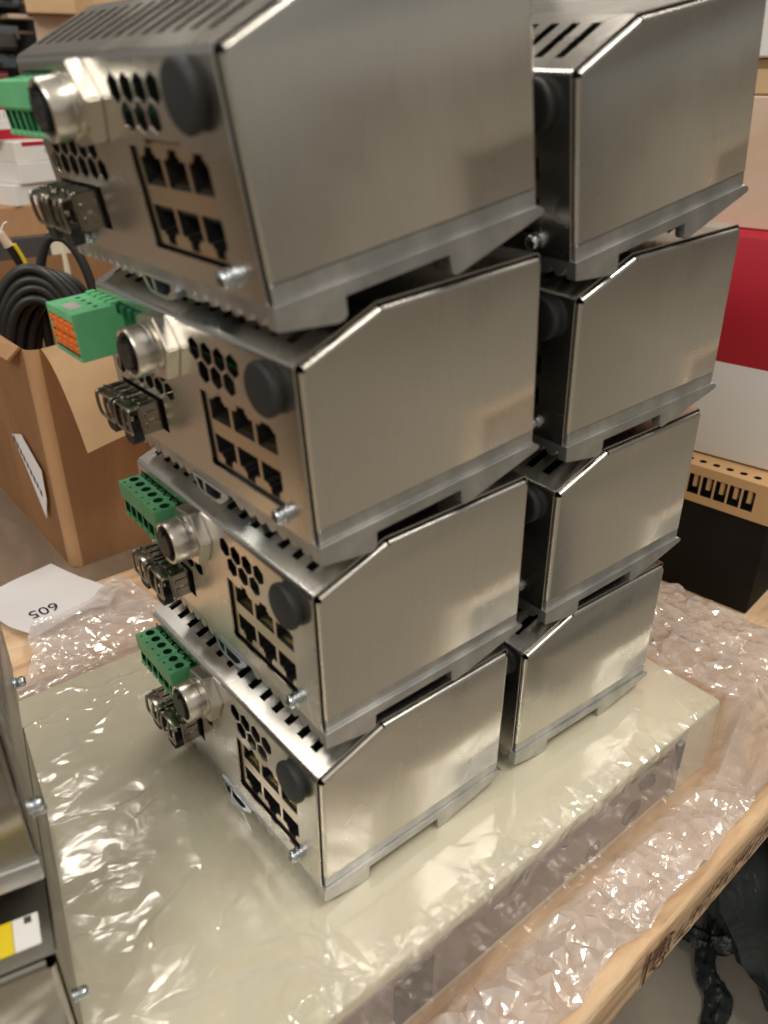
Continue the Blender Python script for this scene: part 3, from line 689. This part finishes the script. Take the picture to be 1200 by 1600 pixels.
# ------------------------------------------------------------------ clear film over and around the case
rnd = random.Random(21)
def film_h(x, y):
    """height, crumple, fold, haze; heights jump at random between neighbouring points, so the film breaks into flat facets"""
    dx = max(x - 44.5, -242.5 - x, 0); dy = max(y - 283, 0)
    d = math.hypot(dx, dy); right = x > 44; r = rnd.uniform(-1, 1)
    v = Vector((x, y, 0)); crease = lambda sc_, o_: max(0, 1 - abs(noise.noise(v * sc_ + Vector((o_, o_ * .7, 0)))) * 2.2)
    if d == 0:
        m_ = max(abs(x + 81) - 84, abs(y - 58) - 62); m2 = max(abs(x + 83) - 84, abs(y - 193) - 62)
        a = min(1, max(0, min(m_, m2)) / 26); edge = max(0, 1 - (44 - x) / 26)
        return a * (.4 + r * (.26 + .2 * edge) + 1.1 * crease(.013, 3) ** 6), (.05 + .2 * edge) * a, a, .10 + .05 * r * a
    if dy > 0 and dx < 60:
        k = min(1, d / 105); base = -6 * k - 52 * max(0, (d - 96) / 14) ** 1.2 if d < 112 else -58
        base += 10 * math.sin(min(1, d / 95) * PI) * (.6 + noise.noise(v * .02)); base -= 50 * min(1, (dx / 46)) ** 1.5
        return max(base + min(1, d / 10) * (1.6 * r + 4 * crease(.02, 5) ** 2), -57.8 + abs(r)), .3, .6, .30 + .10 * r
    span = 3.6 if right else 55.0
    t_ = min(1, d / span); base = -57.0 * (t_ * t_ * (3 - 2 * t_)); am = min(1, max(0, d - (span - 3 if right else 0)) / 8)
    near = min(1, max(0, (210 - y) / 150)) if right else .35
    h = base + am * ((.7 + 1.0 * near) * r + 5.0 * crease(.022, 5) ** 2 * (1 if right else .5) + 1.2)
    if x < -330: h += 7 * min(1, (-330 - x) / 25)
    return max(h, -57.6 + .6 * abs(r)), (.3 if d > 5 or not right else .0), .5, ((.05 + .33 * min(1, max(0, d - 3) / 5)) + (.10 if d > 8 else .0) * r if right else .30 + .15 * min(1, max(0, -330 - x) / 30) + .09 * r)
def film_in(x, y):
    e = 8 * noise.noise(Vector((x * .03, y * .03, 7)))
    if y > 283:
        return x > -110 + e * 2 and x < 88 + e - max(0, y - 283) * .45 and y < 402 + e - max(0, x) * .25
    if x > 44: return x < 90 + e * .6 - max(0, y - 150) * .06
    if x < -242: return x > -391 + 9 * noise.noise(Vector((0, y * .05, 3))) - max(0, y - 28) * .8 and y < 70 + (x + 405) * .25 + e and (x > -330 or y > -40 + (-(x + 330)) * .35 + e)
    return True
P2 = []
def scatter(x0, x1, y0, y1, ax, ay, jit=.46):
    nx_, ny_ = max(1, int((x1 - x0) / ax)), max(1, int((y1 - y0) / ay))
    for i in range(nx_):
        for j in range(ny_):
            x = x0 + (i + .5 + rnd.uniform(-jit, jit)) * (x1 - x0) / nx_ + (.25 * ax if j % 2 else -.25 * ax); y = y0 + (j + .5 + rnd.uniform(-jit, jit)) * (y1 - y0) / ny_
            if film_in(x, y): P2.append((x, y))
def scatter_rot(x0, x1, y0, y1, la, sh, ang):
    c_, s_ = math.cos(ang), math.sin(ang); cx, cy = (x0 + x1) / 2, (y0 + y1) / 2; R_ = math.hypot(x1 - x0, y1 - y0) / 2
    for i in range(int(2 * R_ / la)):
        for j in range(int(2 * R_ / sh)):
            u = -R_ + (i + .5 + rnd.uniform(-.48, .48) + .25 * (j % 2)) * la; v = -R_ + (j + .5 + rnd.uniform(-.45, .45)) * sh
            x, y = cx + u * c_ - v * s_, cy + u * s_ + v * c_
            if x0 < x < x1 and y0 < y < y1 and film_in(x, y): P2.append((x, y))
scatter_rot(-238, 36, -226, 279, 15, 7.0, math.radians(140)); scatter_rot(51, 98, -226, 283, 8.0, 3.4, math.radians(150)); scatter(-430, -246, -100, 120, 7, 5.2); scatter(-130, 98, 287, 415, 5.6, 4.4)
scatter(-262, -246, -226, 283, 8, 10)
for x in (38.5, 43.4, 45.6, 48.4):
    for k in range(120): P2.append((x, -226 + k * 4.25 + rnd.uniform(-1, 1)))
for x in (-241, -244.5):
    for k in range(70): P2.append((x, -226 + k * 7.3 + rnd.uniform(-2, 2)))
for y in (280.5, 285):
    for k in range(40): P2.append((-238 + k * 7.1 + rnd.uniform(-2, 2), y))
V2, _, F2, *_ = delaunay_2d_cdt([Vector(p) for p in P2], [], [], 0, 1e-3)
bm = bmesh.new(); lay = [bm.verts.layers.float.new(q) for q in ('crumple', 'fold', 'haze')]; vs = []
for p in V2:
    r_ = film_h(p.x, p.y); v = bm.verts.new((p.x, p.y, r_[0] - .35)); vs.append(v)
    for q, val in zip(lay, r_[1:]): v[q] = val
for f in F2:
    p = [V2[i] for i in f]; c = sum(p, Vector((0, 0))) / 3
    if max((p[i] - p[i - 1]).length for i in range(3)) < 30 and film_in(c.x, c.y):
        q = [vs[i] for i in f]
        if (p[1] - p[0]).cross(p[2] - p[0]) < 0: q.reverse()
        bm.faces.new(q)
for v in [v for v in bm.verts if not v.link_faces]: bm.verts.remove(v)
fo = link_mesh('plastic_film', bm, 'film', smooth='keep')
fo.data.set_sharp_from_angle(angle=math.radians(3.5))
tag(fo, 'crumpled clear plastic film draped over the cream case and spilling onto the board', 'plastic film')
# ------------------------------------------------------------------ paper sheet with 605
pp = [(-466, -46), (-482, 30), (-440, 42), (-402, 59), (-379, 45), (-388, 24), (-371, -19), (-404, -32)]
def ph(x, y): return -54.0 + 3.0 * noise.noise(Vector((x * .02, y * .02, 2))) + (3.5 if x > -395 else 0) * ((x + 395) / 25 if x > -395 else 0)
bm = bmesh.new(); inner = [((-490 + 8 * i, -40), (-490 + 8 * i, 62)) for i in range(15)]
V, F = tri2d(pp, (), [((-494 + 8 * i, 70), (-494 + 8 * i, -50)) for i in range(16)] + [((-500, -40 + 8 * i), (-360, -40 + 8 * i)) for i in range(13)])
vv = [bm.verts.new((v.x, v.y, ph(v.x, v.y))) for v in V]
for f in F: bm.faces.new([vv[i] for i in f])
for v in [v for v in bm.verts if not v.link_faces]: bm.verts.remove(v)
pap = link_mesh('paper_sheet', bm, 'paper', smooth=60); tag(pap, 'curled white paper sheet marked 605 lying upside down on the board', 'paper sheet')
me = text_mesh('605', 17 * S)
ang = math.atan2(-26, 2); R2 = Matrix.Rotation(ang, 4, 'Z')
for v in me.vertices:
    q = R2 @ Vector((v.co.x / S * 1.0, v.co.y / S, 0)); x, y = -409 + q.x, -2 + q.y; v.co = Vector((x, y, ph(x, y) + .45)) * S
me.materials.append(M['ink']); put('number_print', me, pap)
# ------------------------------------------------------------------ cable carton
cb = empty('cardboard_carton', (-466, 44, -58.5)); tag(cb, 'open brown cardboard carton full of coiled grey cable, left behind the front stack', 'carton')
RZ = 209
def sheet(bm, pts, th=2.2, mi=0):
    pts = [Vector(p) for p in pts]; n_ = (pts[1] - pts[0]).cross(pts[2] - pts[0]).normalized() * th
    a = [bm.verts.new(p) for p in pts]; b = [bm.verts.new(p - n_) for p in pts]
    bm.faces.new(a).material_index = mi; bm.faces.new(b[::-1]).material_index = mi
    for i in range(len(a)):
        j = (i + 1) % len(a); bm.faces.new((a[j], a[i], b[i], b[j])).material_index = mi
def wall(name, pts, matn='card', sub=14, bulge=3.0):
    """slightly bowed cardboard wall from four corners"""
    bm = bmesh.new(); a, b, c, d = map(Vector, pts); nn = (b - a).cross(d - a).normalized(); g_ = {}
    for i in range(sub + 1):
        for j in range(sub + 1):
            u, v = i / sub, j / sub; p = (a * (1 - u) + b * u) * (1 - v) + (d * (1 - u) + c * u) * v
            p = p + nn * bulge * (math.sin(PI * u) * math.sin(PI * v * .7) + .5 * noise.noise(p * .02) * math.sin(PI * u)); g_[i, j] = bm.verts.new(p)
    for i in range(sub):
        for j in range(sub): bm.faces.new((g_[i, j], g_[i + 1, j], g_[i + 1, j + 1], g_[i, j + 1]))
    r_ = bmesh.ops.solidify(bm, geom=bm.faces[:], thickness=2.4)
    return link_mesh(name, bm, matn, cb, smooth=40)
def rnd_corner(): pass
wall('wall', [(0, 10, 0), (0, 330, 0), (0, 330, RZ), (0, 10, RZ)])
wall('wall', [(-390, 0, 0), (-10, 0, 0), (-10, 0, RZ), (-390, 0, RZ - 10)])
wall('wall', [(-390, 330, 0), (-390, 0, 0), (-390, 0, RZ), (-390, 330, RZ)])
wall('wall', [(0, 330, 0), (-390, 330, 0), (-390, 330, RZ), (0, 330, RZ)])
bm = bmesh.new(); box(bm, (-388, 2, 0), (-2, 328, 2.4)); link_mesh('floor_panel', bm, 'card', cb)
bm = bmesh.new()   # rounded corner strip
for k in range(6):
    a0, a1 = PI / 2 * k / 6, PI / 2 * (k + 1) / 6; f = lambda a, z: (-10 + 10 * math.cos(a - PI / 2 + 0) , 10 + 10 * math.sin(a - PI / 2), z)
    bm.faces.new([bm.verts.new(q) for q in (f(a0, 0), f(a1, 0), f(a1, RZ), f(a0, RZ))])
bmesh.ops.remove_doubles(bm, verts=bm.verts, dist=.01); link_mesh('corner', bm, 'card', cb, smooth=60)
bm = bmesh.new(); g_ = {}    # curved outer flap
for i in range(25):
    for j in range(11):
        u, v = i / 24, j / 10; y = 12 + 318 * u
        ext = 92 - 8 * math.sin(u * 5) - (18 * math.exp(-((u - .36) / .1) ** 2) if v > .5 else 0)
        a = math.radians(20 + 45 * v + 10 * u); x = ext * v * math.cos(math.radians(42)) ; z = RZ - ext * (.18 * v + .58 * v * v) + 3 * math.sin(u * 9)
        g_[i, j] = bm.verts.new((x, y, z))
for i in range(24):
    for j in range(10): bm.faces.new((g_[i, j], g_[i + 1, j], g_[i + 1, j + 1], g_[i, j + 1]))
bmesh.ops.solidify(bm, geom=bm.faces[:], thickness=2.2)
o = link_mesh('flap', bm, 'cardin', cb, smooth=40); o['label'] = 'pale inner side of the carton flap folded outwards'
bm = bmesh.new(); g_ = {}    # front flap standing slightly out
sheet(bm, [(-390, 0, RZ - 10), (-12, 0, RZ), (-22, -9, RZ - 12), (-150, -12, RZ - 16), (-330, -14, RZ - 18)]); link_mesh('flap', bm, 'card', cb)
bm = bmesh.new(); poly = [(-92, 108), (-60, 118), (-18, 96), (-22, 66), (-36, 40), (-64, 78)]
prism(bm, poly, lambda p: ((p[0], -4.0, p[1]), (0, -1, 0)), .3)
stk = link_mesh('sticker', bm, 'paper', cb); stk['label'] = 'torn white sticker with dark handwriting'
bm = bmesh.new(); random.seed(3)
for k in range(9):
    x = -86 + k * 6.4; z = 110 - k * 4.6; sheet(bm, [(x, -4.5, z), (x + 3.6, -4.5, z - 3), (x + 3, -4.5, z - 9 + 2 * random.random()), (x - .4, -4.5, z - 6)], .1)
link_mesh('handwriting', bm, 'ink', stk)
# coiled cable
bm = bmesh.new(); random.seed(11)
D1 = Vector((.64, .77, 0)); D2 = Vector((-.77, .64, 0))
for q in range(16):
    lay_ = q % 4; rx = 55 - 2.1 * (q // 4) * 2.6 - 1.5 * lay_; top = 184 - 9.5 * (q // 4) - 4 * lay_; ry = top - 40 if q < 8 else top - 55
    off = -16 + 11.5 * lay_ + 2 * noise.noise(Vector((q, 0, 0))); cs = 3 * noise.noise(Vector((q * 1.3, 5, 0))) + 4 * lay_; pts = []
    for k in range(37):
        a = PI * (1.12 - 1.24 * k / 36); wob = noise.noise(Vector((k * .18, q * 3.1, 0)))
        p = Vector((-632, 112, 0)) + D1 * (cs + (rx + 3 * wob) * math.cos(a)) + D2 * (off + 9 * math.cos(a * .9))
        p.z = top - ry + ry * (math.sin(a) if a < PI and a > 0 else math.sin(a)) + 2 * wob; pts.append(p)
    tube(bm, pts, 4.7, 12)
co = link_mesh('cable_coil', bm, 'cable', smooth=60); tag(co, 'coil of thick dark grey cable looping out of the open cardboard carton', 'cable coil')
bm = bmesh.new()
pts = [Vector((-630, 135, 0)) + D1 * u for u in (-24, -22, -8, 10, 24, 32, 36)]
for p, z in zip(pts, (90, 160, 203, 208, 188, 150, 90)): p.z = z
tube(bm, spline(pts, 8), 4.8, 12)
lo = link_mesh('cable_loop', bm, 'cable', smooth=60); tag(lo, 'single grey cable arching highest above the coil in the open carton', 'cable')
se = empty('stripped_cable', (-690, 120, 120)); tag(se, 'black cable end with frayed bare wires and a yellow tie above the carton', 'cable')
def abs_mesh(name, bm, mt): 
    bmesh.ops.translate(bm, verts=bm.verts, vec=Vector((690, -120, -120))); return link_mesh(name, bm, mt, se, smooth=60)
def sp(px, z, k=0): return (-690 + k, px, z)
bm = bmesh.new(); tube(bm, [sp(126, 130), sp(118, 172), sp(109, 196)], 4.2, 12); abs_mesh('jacket', bm, 'black')
bm = bmesh.new(); tube(bm, spline([sp(109, 195), sp(106, 202), sp(104, 209)], 5), lambda t: 5 - 1.5 * t, 10); abs_mesh('braid', bm, 'cardpale')
for dy, dz in ((-16, 4), (-10, 10), (8, 10), (-3, 9), (3, 6)):
    bm = bmesh.new(); tube(bm, spline([sp(104, 208), sp(104 + dy * .5, 208 + dz * .8), sp(104 + dy, 208 + dz)], 4), .8, 6); abs_mesh('wire', bm, 'white')
bm = bmesh.new(); tube(bm, spline([sp(113, 197, 5), sp(119, 182, 5), sp(124, 160, 5)], 5), 2.0, 8); abs_mesh('tie', bm, 'yellow')
# ------------------------------------------------------------------ things further left
def simple_box(name, lo, hi, matn, label, cat, rz=0, group=None, extra=None, bev=1.2):
    c = ((lo[0] + hi[0]) / 2, (lo[1] + hi[1]) / 2, lo[2]); h = [(hi[i] - lo[i]) / 2 for i in range(3)]
    bm = bmesh.new(); box(bm, (-h[0], -h[1], 0), (h[0], h[1], 2 * h[2]), bev=bev, segs=1)
    if extra: extra(bm, h)
    o = link_mesh(name, bm, matn if isinstance(matn, list) else [matn]); o.location = Vector(c) * S; o.rotation_euler.z = rz
    return tag(o, label, cat, group)
simple_box('dark_case', (-1500, 120, -97), (-1150, 420, 128), 'darkgrey', 'dark grey equipment case behind the open carton, below the brown box', 'case')
simple_box('brown_box', (-1460, 100, 128), (-1155, 322, 173), 'card', 'low brown cardboard box carrying the stack of small white cartons', 'carton')
def band(zlo, zhi):
    def f(bm, h): box(bm, (-h[0] - .3, -h[1] - .3, zlo), (h[0] + .3, h[1] + .3, zhi), mi=1)
    return f
GW = 'small white cartons stacked at the left edge'
def small_carton(corner, th, la, lb, z0, z1, label, red=None, x0=0, flap=False):
    o = empty('small_carton', (corner[0], corner[1], z0), th); tag(o, label, 'carton', GW)
    bm = bmesh.new(); box(bm, (-lb, 0, 0), (0, la, z1 - z0), bev=.8, segs=1); link_mesh('body', bm, 'white', o)
    if red:
        bm = bmesh.new(); box(bm, (-lb - .2, x0 - .3, red[0]), (.35, la + .3, red[1])); link_mesh('stripe', bm, 'red', o)
        bm = bmesh.new()
        for k in range(3): box(bm, (.36, x0 + 38 + 8 * k, red[0] - 11), (.5, x0 + 42 + 8 * k, red[0] - 4))
        link_mesh('print', bm, 'greyside', o)
small_carton((-1150, 258), .42, 92, 160, 173, 203, 'plain white carton lowest in the small stack at the left frame edge')
small_carton((-1152, 272), .36, 96, 160, 203.5, 233, 'plain white carton second from the bottom of the small stack')
small_carton((-1156, 272), .30, 100, 160, 233.5, 262, 'white carton in the middle of the small stack, faint crimson stripe above its print', red=(22, 28), x0=14)
small_carton((-1172, 246), .22, 92, 160, 262.5, 292, 'carton with a broad crimson stripe, second from the top of the small stack', red=(2, 16))
small_carton((-1178, 232), .30, 80, 160, 292.5, 330, 'topmost small carton with a crimson stripe, beside the green plugs', red=(12, 24))
simple_box('cream_panel', (-905, 205, -97), (-885, 330, 178), 'cream', 'beige panel standing between the cable loops and the front stack', 'panel', rz=.5)
# top left: rack clutter and torn cardboard
simple_box('dark_rack', (-2050, -300, -300), (-1750, 760, 900), 'dim', 'dark rack filling the upper left corner behind the cardboard', 'rack')
simple_box('rack_tray', (-1760, 470, 450), (-1690, 530, 458), 'cardpale', 'thin pale tray edge on the dark rack in the upper left corner', 'tray')
simple_box('rack_device', (-1745, 455, 470), (-1690, 500, 505), 'bluish', 'bluish grey device lying on the dark rack at the upper left edge', 'device', bev=6)
simple_box('rack_device', (-1745, 440, 395), (-1690, 480, 430), 'darkgrey', 'dull green grey device low on the dark rack at the left frame edge', 'device', bev=6)
simple_box('maroon_box', (-1500, 180, -97), (-1230, 345, 352), 'maroon', 'dark maroon box edge at the left frame edge above the green plugs', 'box', rz=-.3)
simple_box('torn_cardboard_box', (-1560, 450, -97), (-1404, 560, 442), 'cardpale', 'pale torn cardboard box standing behind the topmost switch, left', 'carton', rz=-.33)
simple_box('leaning_cardboard', (-1600, 480, -97), (-1385, 720, 520), 'cardin', 'tall tan cardboard box standing right of the torn pale one', 'carton', rz=-.36)
simple_box('flat_cardboard_box', (-1500, 425, 443), (-1380, 505, 520), 'cardin', 'flat buff cardboard box lying on the torn box at the top left', 'carton', rz=-.33)
simple_box('white_box', (-1500, 560, 521), (-1380, 640, 580), 'white', 'white box on top of the tall tan cardboard box at the top edge', 'carton')
random.seed(9); bm = bmesh.new()
for k in range(70):
    y, z = random.uniform(380, 640), random.uniform(300, 640); a_, b_, c_ = (random.uniform(5, 22) for _ in range(3)); x = random.uniform(-1745, -1680)
    box(bm, (x - a_, y - b_, z - c_ * .6), (x + a_, y + b_, z + c_ * .6), mi=random.choice((0, 0, 1, 2, 3, 4)), bev=1.5, segs=1)
cl_ = link_mesh('rack_clutter', bm, ['dim', 'darkgrey', 'maroon', 'wooddark', 'bluish']); cl_.rotation_euler.x = 0
tag(cl_, 'jumble of small dark parts heaped on the rack in the upper left corner', 'clutter', kind='stuff')
# ------------------------------------------------------------------ right: black terminal unit with the crimson banded carton on it
tu = empty('terminal_unit', (-28.5, 464, -58), math.atan2(.12, .99)); tag(tu, 'black unit with an ochre screw terminal strip, standing behind the rear stack', 'terminal unit')
bm = bmesh.new(); box(bm, (-230, 0, 0), (0, 160, 88), bev=1.5, segs=2); link_mesh('housing', bm, 'blackcase', tu, smooth=30)
bm = bmesh.new(); p_ = 11.4
pocket_face(bm, rect(-231, 88, 1.5, 121), [rect(-24.6 - p_ * k, 95.5, -15.0 - p_ * k, 113) for k in range(17)], (0, -3, 0), (1, 0, 0), (0, 0, 1), (0, -1, 0), 8, 0, 1)
pocket_face(bm, rect(-231, -3, 1.5, 34), [circ(-19.8 - p_ * k, 8.2, 3.1, 16) for k in range(17)], (0, 0, 121), (1, 0, 0), (0, 1, 0), (0, 0, 1), 5, 0, 1)
for x in (-231, 1.5): bm.faces.new([bm.verts.new(v) for v in ((x, -3, 88), (x, 34, 88), (x, 34, 121), (x, -3, 121))])
bm.faces.new([bm.verts.new(v) for v in ((-231, -3, 88), (1.5, -3, 88), (1.5, 34, 88), (-231, 34, 88))])
bm.faces.new([bm.verts.new(v) for v in ((-231, 34, 88), (1.5, 34, 88), (1.5, 34, 121), (-231, 34, 121))])
st_ = link_mesh('terminal_strip', bm, ['ochre', 'black'], tu)
for k in range(17):
    bm = bmesh.new(); box(bm, (-21.6 - p_ * k, -1.2, 101), (-18.0 - p_ * k, 4, 112.5), bev=.4, segs=1); link_mesh('clamp', bm, 'ochre', st_)
bm = bmesh.new(); box(bm, (-9, -3.3, 96), (-1, -2.9, 112)); link_mesh('end_cap', bm, 'ochre', st_)
simple_box('beige_panel', (-60, 640, -97), (130, 700, 120), 'cardpale', 'beige board leaning behind the black terminal unit at the right edge', 'board')
ca = empty('banded_carton', (-42, 487, 64), math.radians(10)); tag(ca, 'large white carton with a broad crimson band, standing on the ochre terminal strip', 'carton')
bm = bmesh.new(); box(bm, (-300, 0, 0), (0, 200, 179), bev=2.5, segs=2); link_mesh('body', bm, 'white', ca, smooth=30)
bm = bmesh.new(); box(bm, (-300.4, -.5, 80), (.5, 200.4, 179.6), bev=2.5, segs=2); link_mesh('crimson_band', bm, 'red', ca, smooth=30)
bx = simple_box('tan_carton', (-330, 490, 244), (-30, 700, 336), 'cardpale', 'plain tan carton on top of the crimson banded carton', 'carton', rz=.2)
simple_box('tan_carton', (-320, 500, 336.5), (-38, 690, 360), 'cardin', 'thin buff carton lying on the plain tan carton at the right edge', 'carton', rz=.22)
simple_box('white_carton', (-330, 490, 360.5), (-20, 710, 520), 'white', 'bright white carton uppermost of the pile at the right edge', 'carton', rz=.2)
# ------------------------------------------------------------------ black bin liner on the floor
bg_ = empty('bin_liner', (60, 400, -300)); tag(bg_, 'shiny black bin liner slumped on the floor beside the board', 'bin bag')
def blob(bm, c, r, seedv, amp=.18):
    rr = bmesh.ops.create_icosphere(bm, subdivisions=5, radius=1.0)
    for v in rr['verts']:
        d = v.co.normalized(); k = 1 + amp * noise.noise(d * 1.6 + Vector((seedv, 0, 0))) + .12 * (1 - abs(noise.noise(Vector((d.x * 5, d.y * 5, d.z * 2)) + Vector((0, seedv, 0)))) * 2)
        k += .03 * (1 - abs(noise.noise(d * 14)) * 2)
        v.co = Vector((c[0] + d.x * r[0] * k, c[1] + d.y * r[1] * k, max(1.0, c[2] + d.z * r[2] * k)))
bm = bmesh.new(); blob(bm, (106, 92, 90), (194, 162, 140), 3); link_mesh('bag_body', bm, 'bag', bg_, smooth=70)  # enlarged beyond view so the steel panels reflect it darker
def ribbon(pts, w0, name):
    bm = bmesh.new(); P_ = spline(pts, 8); rows = []
    for i, p in enumerate(P_):
        d = (P_[min(i + 1, len(P_) - 1)] - P_[max(i - 1, 0)]).normalized(); side = d.cross(Vector((0, 0, 1))).normalized(); ww = w0 * (.5 + .6 * math.sin(i / len(P_) * PI) + .3 * noise.noise(p * .05)); row = []
        for k in range(9):
            t_ = k / 8 - .5; row.append(bm.verts.new(p + side * ww * t_ * 2 + Vector((0, 0, max(0, 7 * (1 - abs(noise.noise(Vector((i * .25, k * .9, w0)))) * 2) + 5 * math.cos(t_ * 5))))))
        rows.append(row)
    for a, b in zip(rows, rows[1:]):
        for k in range(8): bm.faces.new((a[k], a[k + 1], b[k + 1], b[k]))
    bmesh.ops.solidify(bm, geom=bm.faces[:], thickness=.6); link_mesh(name, bm, 'bag', bg_, smooth=70)
ribbon([(-10, -30, 30), (2, -66, 10), (14, -82, 4), (28, -90, 3), (36, -112, 3), (40, -140, 3)], 9, 'bag_tail')
ribbon([(-40, -62, 8), (-14, -66, 12), (8, -52, 12), (20, -34, 24)], 9, 'bag_tail')
# ------------------------------------------------------------------ neighbouring stack in the lower left corner
def near_unit(name, A, yaw, wd, dp, ht, base_h, label, crease=None, labels=False, screws=()):
    """A: corner of the visible side (right end in the picture), at the foot; side runs along -u, face strip along w"""
    root = empty(name, A, yaw); tag(root, label, 'equipment unit')
    # local: +x = out of the visible side, +y = out of the perforated face
    bm = bmesh.new(); box(bm, (-wd + 1, -dp, 0), (.8, -.4, base_h), bev=1.2, segs=2); box(bm, (-wd + 3, -dp + 2, base_h), (-.4, -1, base_h + 3)); link_mesh('base', bm, 'cast', root, smooth=30)
    z0 = base_h + 3
    def panel(zl, zh, nm):
        bm = bmesh.new(); r = 2.4 if nm == 'side_panel' and not (crease and zl < crease) else .7; ring = []
        for k in range(7):
            th = PI / 2 * k / 6; ring.append((r * (1 - math.cos(th)), r * math.sin(th)))
        # face polygon with bent top and front edges
        y1, y0_ = -1.6 - r, -dp
        f = [bm.verts.new(v) for v in ((0, y0_, zl), (0, y1, zl), (0, y1, zh - r), (0, y0_, zh - r))]; bm.faces.new(f)
        pa = [(f[1].co.copy(), f[2].co.copy() - Vector((0, 0, .8)), Vector((0, 1, 0))), (f[3].co.copy(), f[2].co.copy() - Vector((0, .8, 0)), Vector((0, 0, 1)))]
        for a, b, dr in pa:
            prev = None
            for dx, off in ring + [(r + 5, r)]:
                cur = [bm.verts.new(q + dr * off - Vector((dx, 0, 0))) for q in (a, b)]
                if prev: bm.faces.new((prev[0], prev[1], cur[1], cur[0]))
                prev = cur
        bmesh.ops.remove_doubles(bm, verts=bm.verts, dist=.01); return link_mesh(nm, bm, 'oldsteel', root, smooth=40)
    if crease: panel(z0, crease, 'side_panel'); panel(crease + .4, ht - 1.5, 'side_panel')
    else: panel(z0, ht - 1.5, 'side_panel')
    # perforated face, thin sheet
    bm = bmesh.new(); hl = []
    if crease:
        zc = crease + 12; row = 0
        while zc < ht - 8:
            for k in range(int((wd - 16) / 7.6)):
                cx = -10 - 7.6 * k - (3.8 if row % 2 else 0); hl.append([(cx + 2.9 * math.sin(PI / 3 * i), zc + 2.9 * math.cos(PI / 3 * i)) for i in range(6)])
            zc += 6.6; row += 1
    plate(bm, rect(-wd, base_h, -2.2, ht), hl, lambda p: ((p[0], 0, p[1]), (0, 1, 0)), 1.0); link_mesh('face_plate', bm, 'oldsteel', root)
    bm = bmesh.new(); box(bm, (-wd + 2, -dp + 1, z0 + 1), (-5, -8, ht - 4)); link_mesh('chassis', bm, 'black', root)
    bm = bmesh.new(); box(bm, (-wd, -dp, ht - 1), (-2.2, 0, ht), bev=.5, segs=1); top = link_mesh('top_plate', bm, 'oldsteel', root)
    for x, z, k in screws:
        bm = bmesh.new(); screw_bm(bm, (x, 0, z), (0, 1, 0), k); link_mesh('screw', bm, 'zinc', root, smooth=40)
    if labels:
        bm = bmesh.new(); box(bm, (-22, -14, ht + .02), (-8, -5, ht + .35)); link_mesh('label', bm, 'white', top)
        bm = bmesh.new(); box(bm, (-22, -56, ht + .02), (-8, -14.2, ht + .4)); link_mesh('label', bm, 'yellow', top)
        bm = bmesh.new(); sheet(bm, [(-20, -42, ht + .5), (-20, -30, ht + .5), (-12, -36, ht + .5)], .06); link_mesh('warning_mark', bm, 'black', top)
        bm = bmesh.new(); box(bm, (-21.5, -10, ht + .36), (-18.5, -7.4, ht + .42)); link_mesh('print', bm, 'darkgrey', top)
    return root
YAW = math.radians(-12.6)
near_unit('equipment_unit', (-7, -111, 0), YAW, 130, 110, 65, 10, 'lower silver unit in the bottom left corner with yellow and white label on top', labels=True, screws=((-6, 31, .65),))
u2 = near_unit('equipment_unit', (-31, -104.5, 78), YAW, 125, 120, 220, 10, 'tall silver unit with perforated face standing on the labelled unit at lower left', crease=42, screws=((-100, 18, .7), (-6, 32, .75), (-12, 23, .6)))
